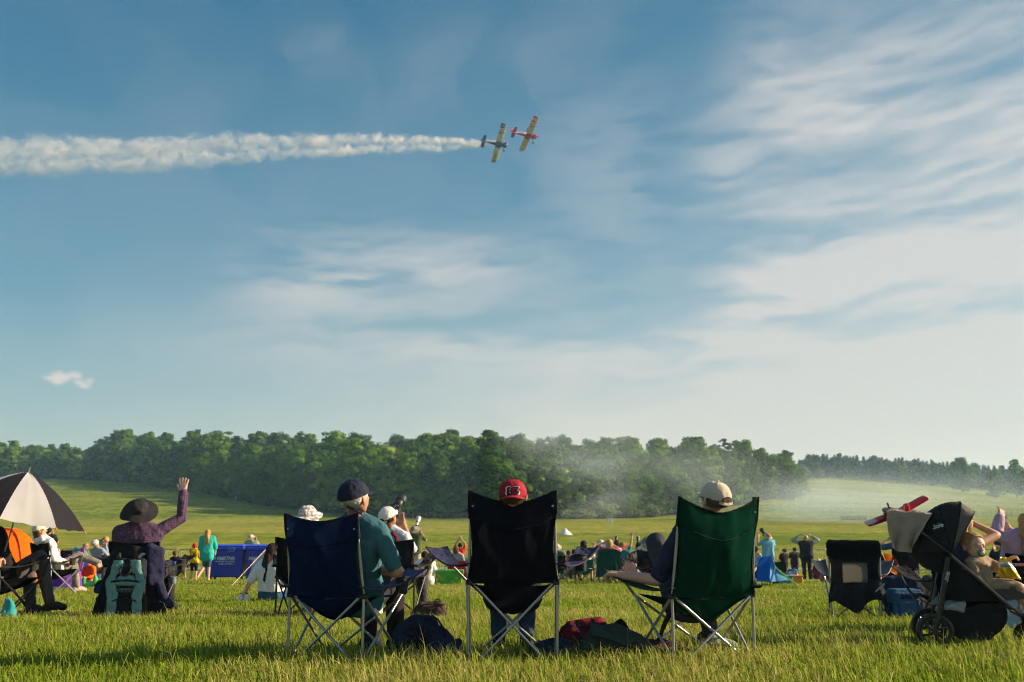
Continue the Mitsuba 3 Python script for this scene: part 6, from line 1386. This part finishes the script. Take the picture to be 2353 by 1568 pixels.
# toddler
def slim(*p): return [np.array(side(*a)) for a in p]
kt = thing('person', 'fair haired toddler in a sand coloured outfit sitting in the pushchair with a dummy', 'person')
hcen = side(1128, 545, -.05); Mh = MPc @ place(hcen, -2.66) @ place(rx=-.06); Mh[:3, :3] *= .88
Hs = lambda p: (np.linalg.inv(MPc) @ Mh @ np.r_[p, 1])[:3]
pel, chst, nck = side(1180, 880, -.03), side(1150, 735, -.03), side(1140, 650, -.04)
shR, shL = side(1075, 700, -.125), side(1235, 690, .05)                        # his right shoulder is nearest the camera
elR, wrR = side(1105, 800, -.165), side(1165, 880, -.16); elL, wrL = side(1330, 735, .02), side(1420, 668, -.03)
hpR, hpL = side(1215, 905, -.10), side(1215, 905, .04); knR, knL = side(1490, 905, -.10), side(1480, 900, .06); anR, anL = side(1535, 1065, -.11), side(1540, 1060, .08)
torso = lambda g: [hull([(chst + [0, -.05, 0], .062 + g), (chst + [0, .05, 0], .062 + g), (shR, .036 + g), (shL, .036 + g), (nck - [0, 0, .01], .032 + g)], 2), hull([(chst + [0, -.045, 0], .064 + g), (chst + [0, .045, 0], .064 + g), (pel + [0, -.05, 0], .070 + g), (pel + [0, .05, 0], .070 + g)], 2)]
hb = head_parts(2)
headm = [x.transform(np.asarray(np.linalg.inv(MPc) @ Mh)[:3, :4]) for x in [hull([((0, -.022, .024), .092), ((0, .020, .020), .078), ((0, .03, -.035), .066)], 3), hull([((0, .034, -.066), .038), ((.042, .030, -.045), .036), ((-.042, .030, -.045), .036)], 2)] + hb[2:]]
bd = torso(0) + headm + [capsule(nck, .034, Hs((0, 0, -.03)), .036), capsule(shR, .034, elR, .028), capsule(elR, .028, wrR, .020), capsule(shL, .034, elL, .028), capsule(elL, .028, wrL, .020)]
for hp, kn_, an_ in ((hpR, knR, anR), (hpL, knL, anL)): bd += [capsule(hp, .055, kn_, .040), capsule(kn_, .040, an_, .027), hull([(an_, .027), (an_ + [.05, 0, -.03], .020)], 1)]
bd += hand_bones(wrR, wrR - elR, 1, .7, .3, 1, .62) + hand_bones(wrL, np.array([.6, -.1, .35]), -1, .9, .3, 1, .62, .4)
put(kt + '__body', moved(soften(union(bd), .010, 4), MPc), 'skin', mottled((.60, .36, .26), .10, 18), smooth=True)
sh = torso(.014) + [capsule(shR, .046, shR + (elR - shR) * .75, .044), capsule(shL, .046, shL + (elL - shL) * .75, .044), hull([(pel + [0, -.05, -.02], .078), (pel + [0, .05, -.02], .078)], 2)]
put(kt + '__shirt', moved(wrinkle(soften(union(sh), .012, 4), .010, 16, 3), MPc), 'cloth', mottled((.25, .185, .12), .12, 14), smooth=True)
st = [hull([(pel + [0, -.05, -.03], .074), (pel + [0, .05, -.03], .074), (hpR, .062), (hpL, .062)], 2)] + [capsule(hp, .066, hp + (kn_ - hp) * .88, .054) for hp, kn_ in ((hpR, knR), (hpL, knL))]
put(kt + '__shorts', moved(wrinkle(soften(union(st), .012, 4), .007, 16, 5), MPc), 'cloth', mottled((.27, .195, .12), .12, 14), smooth=True)
for j in range(4):
    part(kt, 'shorts_print', moved(rbox(.007, .003, .036, .001, side(1395 + j * 14, 905, -.172)), MPc), 'cloth', (.05, .04, .03))
hr = hull([((0, -.026, .030), .0965), ((0, .012, .034), .083)], 3) - hull([((0, .165, .01), .125), ((0, .14, -.2), .10), ((.12, .11, -.06), .07), ((-.12, .11, -.06), .07)], 2) - Manifold.cube([.5, .5, .3], True).translate([0, 0, -.165])
put(kt + '__hair', moved(wrinkle(soften(hr, .008, 2), .006, 45, 3), Mh), 'cloth', mottled((.46, .28, .13), .35, 60), smooth=True)
for q in (-1, 1):
    e = part(kt, 'eye', moved(trimesh.creation.icosphere(2, .0125), Mh @ place((q * .033, .0865, .004))), 'gloss', (.30, .27, .26))
    part(e, 'iris', moved(trimesh.creation.icosphere(2, .0085), Mh @ place((q * .033, .0925, .003))), 'gloss', (.02, .025, .03))
    part(kt, 'eyebrow', moved(tube([(q * .016, .094, .022), (q * .034, .093, .028), (q * .050, .082, .024)], .0035, 5), Mh), 'cloth', (.22, .12, .06))
kd = thing('dummy', 'green dummy with a pale button in the toddler\'s mouth', 'dummy')
put(kd + '__shield', moved(moved(trimesh.creation.icosphere(2, 1.0), place((0, .104, -.050)) @ np.diag([.042, .010, .034, 1])), Mh), 'plastic', (.02, .15, .07), smooth=True)
part(kd, 'button', moved(moved(trimesh.creation.icosphere(2, 1.0), place((0, .115, -.050)) @ np.diag([.021, .010, .019, 1])), Mh), 'plastic', (.42, .50, .34), smooth=True)
for an_ in (anR, anL):
    kx = part(kt, 'shoe', moved(soften(union([hull([(an_ + [0, 0, -.008], .030), (an_ + [.055, 0, -.036], .025), (an_ + [-.015, 0, -.036], .026)], 2)]), .012, 3), MPc), 'cloth', (.62, .61, .60), smooth=True)
    part(kt, 'sock', moved(tube([an_ + [-.004, 0, .055], an_ + [0, 0, .0]], .031, 10), MPc), 'cloth', (.58, .55, .50), smooth=True)
kp = thing('crisp_packet', 'crumpled yellow foil crisp packet with a white banner in the toddler\'s hand', 'packet')
u = np.linspace(-1, 1, 15); v = np.linspace(0, 1, 17)
def packet(sgn):
    Q = np.zeros((15, 17, 3))
    for i, a in enumerate(u):
        for j, b in enumerate(v):
            w = 92 * (1 - b) + 38 * b; cx = 1403 - 18 * b + a * w + (20 if a > 0 else 0) * (1 - b); cy = 825 - 185 * b + 12 * a * (1 - b)
            th_ = .035 * (1 - a * a) * math.sin(PI * min(1, b * 1.05)) ** .6
            Q[i, j] = side(cx, cy, -.085 - sgn * th_ + .008 * math.sin(a * 6 + b * 5))
    return Q
def pk_col(v):
    z = v[:, 2]; lo, hi = z.min(), z.max(); t = (z - lo) / (hi - lo)
    c = np.tile([.60, .42, .01], (len(v), 1)); c = np.where(((t > .56) & (t < .78))[:, None], (.62, .64, .62), c); n = meshkit.noise(v * 60, 3)
    return np.where(((t < .5) & (t > .18) & (n > .66))[:, None], (.42, .20, .02), c)
put(kp + '__foil', moved(wrinkle(trimesh.util.concatenate([grid_sheet(packet(1)[::-1]), grid_sheet(packet(-1))]), .007, 26, 3), MPc), 'foil', pk_col, 25)
t = lettering('Willaco', .022, .002, True); part(kp, 'lettering', moved(t, MPc @ place(side(1395, 708, -.130), rx=PI / 2) @ place(rz=.06)), 'matte', (.03, .13, .14), False)
# ------------------------------------------------------------------ two biplanes with wing walkers
def biplane(label, C, main, second, gear, roll=0.0, reg=None, name='biplane'):
    key = thing(name, label, 'aeroplane')
    Fv = np.array([.905, .40, -.085]); W = np.array([.255, -.41, .874])
    R_, Fw, Up = np.array([1, 0, 0.]), np.array([0, CT, ST]), np.array([0, -ST, CT])
    f = Fv[0] * R_ + Fv[1] * Fw + Fv[2] * Up; w = W[0] * R_ + W[1] * Fw + W[2] * Up
    f /= np.linalg.norm(f); w -= f * (w @ f); w /= np.linalg.norm(w); upv = np.cross(w, f) * -1; upv = np.cross(f, -w) * 1.0
    M = np.eye(4); M[:3, 0] = f; M[:3, 1] = -w; M[:3, 2] = np.cross(f, -w); M[:3, 3] = C
    M = M @ trimesh.transformations.rotation_matrix(roll, [1, 0, 0]); M[:3, :3] *= 1.05
    WING = (.44, .40, .22)
    # fuselage
    xs = [2.2, 1.9, 1.3, .5, -.4, -1.6, -2.8, -3.8]; hz = [.50, .58, .58, .56, .50, .38, .25, .12]; wy = [.48, .54, .50, .44, .40, .30, .18, .08]; cz_ = [0, 0, 0, .02, .04, .06, .10, .16]
    an = np.linspace(0, 2 * PI, 21)
    P = np.array([[(x, wdt * np.sign(math.cos(a)) * abs(math.cos(a)) ** .7, cz + h * np.sign(math.sin(a)) * abs(math.sin(a)) ** .7) for a in an] for x, h, wdt, cz in zip(np.interp(np.linspace(0, 7, 22), range(8), xs), np.interp(np.linspace(0, 7, 22), range(8), hz), np.interp(np.linspace(0, 7, 22), range(8), wy), np.interp(np.linspace(0, 7, 22), range(8), cz_))])
    col = lambda v: np.where((P0z(v) < -.02)[:, None], main, (.70, .68, .64))
    Mi = np.linalg.inv(M); P0z = lambda v: (v @ Mi[:3, :3].T + Mi[:3, 3])[:, 2] + .0
    def fcol(v):
        q = v @ Mi[:3, :3].T + Mi[:3, 3]; lower = (q[:, 2] < .02 + .06 * (q[:, 0] < -1)) | (q[:, 0] > .9)
        return np.where(lower[:, None], main, (.72, .70, .66))
    put(key + '__fuselage', moved(grid_sheet(P), M), 'gloss', fcol, smooth=True)
    cowl = part(key, 'engine_cowl', moved(moved(trimesh.creation.revolve(np.array([(0, -.1), (.56, -.1), (.66, .1), (.66, .5), (.56, .70), (.46, .72), (.44, .55), (0, .5)]), sections=28), place((1.7, 0, 0), ry=PI / 2)), M), 'gloss', second, 40)
    for j in range(7):
        a = j / 7 * 2 * PI; part(cowl, 'cylinder_head', moved(moved(trimesh.creation.cylinder(.09, .3, sections=8), place((2.28, .27 * math.cos(a), .27 * math.sin(a)), rx=a)), M), 'steel', (.2, .2, .2), 30)
    pr_ = part(key, 'propeller', moved(union([hull([((2.62, 0, 0), .07), ((2.64, .55, .62), .05), ((2.64, .78, .95), .03)], 1), hull([((2.62, 0, 0), .07), ((2.60, -.55, -.62), .05), ((2.60, -.78, -.95), .03)], 1)]), M), 'plastic', (.03, .03, .03), smooth=True)
    part(pr_, 'spinner', moved(hull([((2.5, 0, 0), .14), ((2.75, 0, 0), .05)], 1), M), 'steel', (.4, .4, .4), smooth=True)
    def wing(nm, x0, z, span, chord, dihed, checks):
        for q in (-1, 1):
            n_ = 34; Q = np.zeros((n_, 25, 3)); th_ = np.linspace(0, 2 * PI, 25)
            for i, s in enumerate(np.linspace(0, 1, n_)):
                y = s * span / 2; tip = max(0, (s - .86) / .14); ch_ = chord * (1 - .55 * tip ** 2.4); ch_ = max(ch_ * (1 if s < .995 else .3), .05); xm = x0 - .22 * chord * tip ** 2
                for j, a in enumerate(th_):
                    Q[i, j] = (xm + ch_ / 2 * math.cos(a), q * y, z + dihed * y + .085 * math.sin(a) * (1 - .3 * tip) * (1 + .3 * math.cos(a)))
            def wcol(v):
                l = v @ Mi[:3, :3].T + Mi[:3, 3]; yy = np.abs(l[:, 1]) / (span / 2); c = np.tile(WING, (len(v), 1))
                inner = yy < (.17 if nm == 'lower_wing' else .0); c = np.where(inner[:, None], main, c)
                if checks == q:
                    ck = (np.floor((l[:, 0] - x0) / (chord / 4.02) + 50) + np.floor(l[:, 1] / (chord / 4.02) + 50)) % 2 == 0
                    c = np.where(((yy > .66) & (yy < .90))[:, None], np.where(ck[:, None], main, (.74, .70, .62)), c)
                    c = np.where(((yy > .60 + .05 * (l[:, 0] - x0)) & (yy <= .66))[:, None], main, c); c = np.where((yy >= .90)[:, None], main, c)
                else: c = np.where((yy > .965)[:, None], main, c)
                return c
            m = grid_sheet(Q if q > 0 else Q[::-1]); m = m.subdivide()
            wk = part(key, nm, moved(m, M), 'gloss', wcol, smooth=True)
            if reg and nm == 'lower_wing' and checks == -q:
                t = lettering(reg, .62, .01); part(wk, 'lettering', moved(t, M @ place((x0 + .02, q * span * .335, z + dihed * span * .34 - .112), rx=PI, rz=-PI / 2)), 'matte', (.04, .04, .035), False)
    CK = -1
    wing('upper_wing', .95, 1.22, 9.8, 1.52, .01, CK); wing('lower_wing', .25, -.42, 9.2, 1.48, .028, CK)
    for q in (-1, 1):
        for y, xa in ((.55, .6), (3.3, .6)):
            for dx_ in (-.35, .40):
                part(key, 'wing_strut', moved(tube([(xa - .3 + dx_, q * (y if y > 1 else .45), -.35 if y > 1 else .4), (xa + .3 + dx_, q * y, 1.20)], .035, 6), M), 'steel', (.5, .5, .5))
        part(key, 'tailplane', moved(hull([((-3.0, q * .15, .22), .05), ((-3.1, q * 1.55, .22), .035), ((-3.75, q * 1.45, .22), .035), ((-3.9, q * .15, .22), .05)], 1), M), 'gloss', lambda v: np.where((np.abs((v @ Mi[:3, :3].T + Mi[:3, 3])[:, 1]) > 1.45)[:, None] | (np.abs((v @ Mi[:3, :3].T + Mi[:3, 3])[:, 1]) < .45)[:, None], main, (.60, .58, .42)), smooth=30)
        lg_ = part(key, 'gear_leg', moved(hull([((1.5, q * .35, -.45), .10), ((1.62, q * .95, -1.25), .06)], 1), M), 'gloss', gear, smooth=30)
        w_ = part(key, 'wheel', moved(moved(trimesh.creation.torus(.22, .11, major_sections=20, minor_sections=8), place((1.65, q * 1.0, -1.32), rx=PI / 2)), M), 'plastic', (.03, .028, .025))
        part(w_, 'hub', moved(moved(trimesh.creation.cylinder(.16, .12, sections=12), place((1.65, q * 1.0, -1.32), rx=PI / 2)), M), 'plastic', (.12, .11, .10), 30)
    part(key, 'fin', moved(hull([((-3.0, 0, .25), .05), ((-3.5, 0, 1.15), .05), ((-3.95, 0, 1.25), .05), ((-4.3, 0, .9), .04), ((-4.35, 0, .35), .04), ((-3.9, 0, .05), .04)], 2), M), 'gloss', second, smooth=30)
    part(key, 'tail_wheel', moved(hull([((-3.6, .05, -.15), .1), ((-3.6, -.05, -.15), .1)], 1), M), 'plastic', (.04, .04, .04), smooth=30)
    part(key, 'exhaust', moved(tube([(1.6, .3, -.55), (1.0, .42, -.66), (.6, .44, -.70)], .06, 7), M), 'steel', (.25, .25, .25))
    part(key, 'windscreen', moved(hull([((.2, .25, .56), .04), ((.2, -.25, .56), .04), ((.05, 0, .78), .05)], 1), M), 'gloss', (.05, .08, .12), smooth=30)
    part(key, 'walker_rig', moved(union([hull([((.55 + d, e, 1.3), .025), ((.55, 0, 2.35), .03)], 1) for d in (-.4, .3) for e in (-.3, .3)]), M), 'steel', (.12, .12, .14), 30)
    return key, M


def walker(label, M, col):
    S_ = M @ place((.85, 0, 1.30), -PI / 2)
    return figure(label, S_[:3, 3], 0, 'stand', 1.70, ((.22, .05, .10), (.46, .08, .26)), ((.22, .05, .10), (.46, .08, .26)), (0, 0), col, 'long', col, hair=('short', DARKH), shoe=(.05, .05, .05)), S_


def remount(key, S_, base):
    """Stands a figure built upright on the tilted wing."""
    X = S_ @ np.linalg.inv(place(base))
    for kx in [q for q in scene if q.startswith(key + '__')]:
        scene[kx]['to_world'] = T(np.ascontiguousarray(X))


for lab, (x, y), Yd, main, second, gear, roll, reg, wl in [('blue biplane with chequered wing tips trailing white smoke, nearer the left', (1142, 331), 240, (.012, .035, .16), (.012, .05, .34), (.50, .03, .08), 0.0, 'G-IIIV', 'wing walker strapped upright on top of the blue biplane'),
                                                          ('red biplane with chequered wing tips, right of and above the blue one', (1211, 311), 243.5, (.34, .012, .018), (.62, .014, .014), (.02, .06, .22), .30, None, 'wing walker strapped upright on top of the red biplane')]:
    ky, M = biplane(lab, pix(x, y, Yd), main, second, gear, roll, reg)
    w, S_ = walker(wl, M, (.04, .035, .05)); remount(w.key, S_, S_[:3, 3])


# ------------------------------------------------------------------ smoke and haze
def smoke_box(key, lo, hi, density, peak, albedo, label):
    """density: array (nz, ny, nx) in [0, 1]."""
    lo, hi = np.asarray(lo, float), np.asarray(hi, float)
    M = T().translate(((lo + hi) / 2).tolist()).scale(((hi - lo) / 2).tolist())
    G = T().translate(lo.tolist()).scale((hi - lo).tolist())
    scene[key] = {'type': 'cube', 'to_world': M, 'bsdf': {'type': 'null'}, 'exterior': {'type': 'ref', 'id': 'haze_air'},
                  'interior': {'type': 'heterogeneous', 'albedo': {'type': 'rgb', 'value': albedo}, 'scale': float(peak), 'phase': {'type': 'isotropic'},
                               'sigma_t': {'type': 'gridvolume', 'grid': mi.VolumeGrid(np.ascontiguousarray(density[..., None], np.float32)), 'to_world': G, 'filter_type': 'trilinear'}}}
    labels[key] = {'label': label, 'category': 'smoke', 'kind': 'stuff'}


YP = 240.0                                                     # distance of the aeroplanes
lo, hi = pix(-220, 432, YP), pix(1175, 268, YP)
lo[1], hi[1] = YP - 8, YP + 10
nx, ny, nz = 620, 34, 72
X, Yg, Z = (np.linspace(lo[k], hi[k], n) for k, n in ((0, nx), (1, ny), (2, nz)))
zz, yy, xx = np.meshgrid(Z, Yg, X, indexing='ij')
at_x = lambda cols: [float(pix(c, 340, YP)[0]) for c in cols]      # metres along the flight path
at_z = lambda rows: [float(pix(1000, r, YP)[2]) for r in rows]
mz = (pix(0, 300, YP)[2] - pix(0, 400, YP)[2]) / 100           # metres per pixel there
Pn = np.stack([xx * .42, yy * .42, zz * .42], -1)
dens = np.zeros(xx.shape)
for (xs, rows, radii, y0, seed) in [([-220, 0, 200, 400, 600, 800, 1000, 1120, 1172], [343, 338, 334, 328, 316, 309, 312, 317, 318], [33, 33, 30, 26, 21, 16, 11, 7, 4], 3.5, 41),
                                    ([-220, 0, 200, 400, 600, 800, 1000, 1098, 1102], [398, 394, 389, 380, 361, 350, 345, 341, 341], [22, 22, 21, 19, 16, 13, 9, 6, 4], -1.5, 42)]:
    rr = np.interp(xx, at_x(xs), radii) * mz; zc = np.interp(xx, at_x(xs), at_z(rows))
    wz = (meshkit.fbm(Pn * .55 + seed, 3, seed) - .5); wy = (meshkit.fbm(Pn * .55 + 9 + seed, 3, seed + 3) - .5)
    d = np.sqrt((zz - zc + wz * rr * 1.0) ** 2 + (yy - YP - y0 + wy * rr * 1.0) ** 2) / np.maximum(rr, .15)
    n = meshkit.fbm(Pn * 1.5 + 3 * wz[..., None], 4, seed + 7)
    n2 = meshkit.fbm(Pn * [2.6, 2.6, 1.7] + seed, 3, seed + 1)
    e = np.clip((1.12 - d + 1.3 * (n - .5) + 1.2 * (n2 - .5)) / .75, 0, 1) ** 1.5 * np.clip(.25 + 1.5 * (n - .25), .2, 1.2)
    fade = np.interp(xx, at_x([0, 700, 1000, 1098, 1165, 1176]), [.30, .55, 1.2, 2.2, 2.6, 2.4])
    dens = np.maximum(dens, e * fade * (xx < at_x(xs)[-1]))
dens[:, :, 0] = dens[:, 0] = dens[:, -1] = 0; dens[0] = dens[-1] = 0
smoke_box('smoke_trail', lo, hi, dens / 2.6, 2.6 * .52, [.995, .99, .995], 'two white smoke trails streaming left behind the aeroplanes')

lo, hi = np.array([-6., 120., -4.]), np.array([112., 222., 24.])
nx, ny, nz = 118, 40, 48
X, Yg, Z = (np.linspace(lo[k], hi[k], n) for k, n in ((0, nx), (1, ny), (2, nz)))
zz, yy, xx = np.meshgrid(Z, Yg, X, indexing='ij')
Pn = np.stack([xx * .05, yy * .03, zz * .075], -1)
n = meshkit.fbm(Pn + (meshkit.fbm(Pn * .8, 3, 3)[..., None] - .5) * 1.6, 4, 61)


def cloud_of(cx, cr, Yc, sx, sy, sz):
    """A soft lump of smoke about a point, sizes in metres."""
    c = pix(cx, cr, Yc)
    return np.exp(-((xx - c[0]) / sx) ** 2 - ((yy - Yc) / sy) ** 2 - ((zz - c[2]) / sz) ** 2)


d = (0.80 * cloud_of(2010, 1150, 195, 17, 30, 3.2) + .45 * cloud_of(1830, 1142, 195, 11, 28, 5) + .40 * cloud_of(2200, 1150, 190, 13, 30, 3.6) + 1.3 * cloud_of(1385, 1085, 200, 5.0, 16, 6) + 2.8 * cloud_of(1290, 1020, 205, 10, 14, 5.0)
     + .55 * cloud_of(1340, 1150, 198, 5.5, 16, 4) + .30 * cloud_of(1570, 1100, 200, 15, 22, 6))
d = d * np.clip((n - .28) * 3.0, 0, 1.4)
b = np.minimum.reduce([(zz - lo[2]) / 3, (hi[2] - zz) / 3, (xx - lo[0]) / 8, (hi[0] - xx) / 8, (yy - lo[1]) / 30, (hi[1] - yy) / 8])
d = d * np.clip(b, 0, 1)
smoke_box('drifting_smoke', lo, hi, d / 1.6, 1.6 * .034, [.70, .86, .985], 'thin blue grey smoke drifting low across the wood and field')

scene['haze'] = {'type': 'cube', 'to_world': T().translate([0, 0, 51]).scale([2600, 2600, 66]), 'bsdf': {'type': 'null'}, 'interior': {'type': 'ref', 'id': 'haze_air'}}
labels['haze'] = {'label': 'thin summer evening haze over the whole airfield', 'category': 'haze', 'kind': 'stuff'}
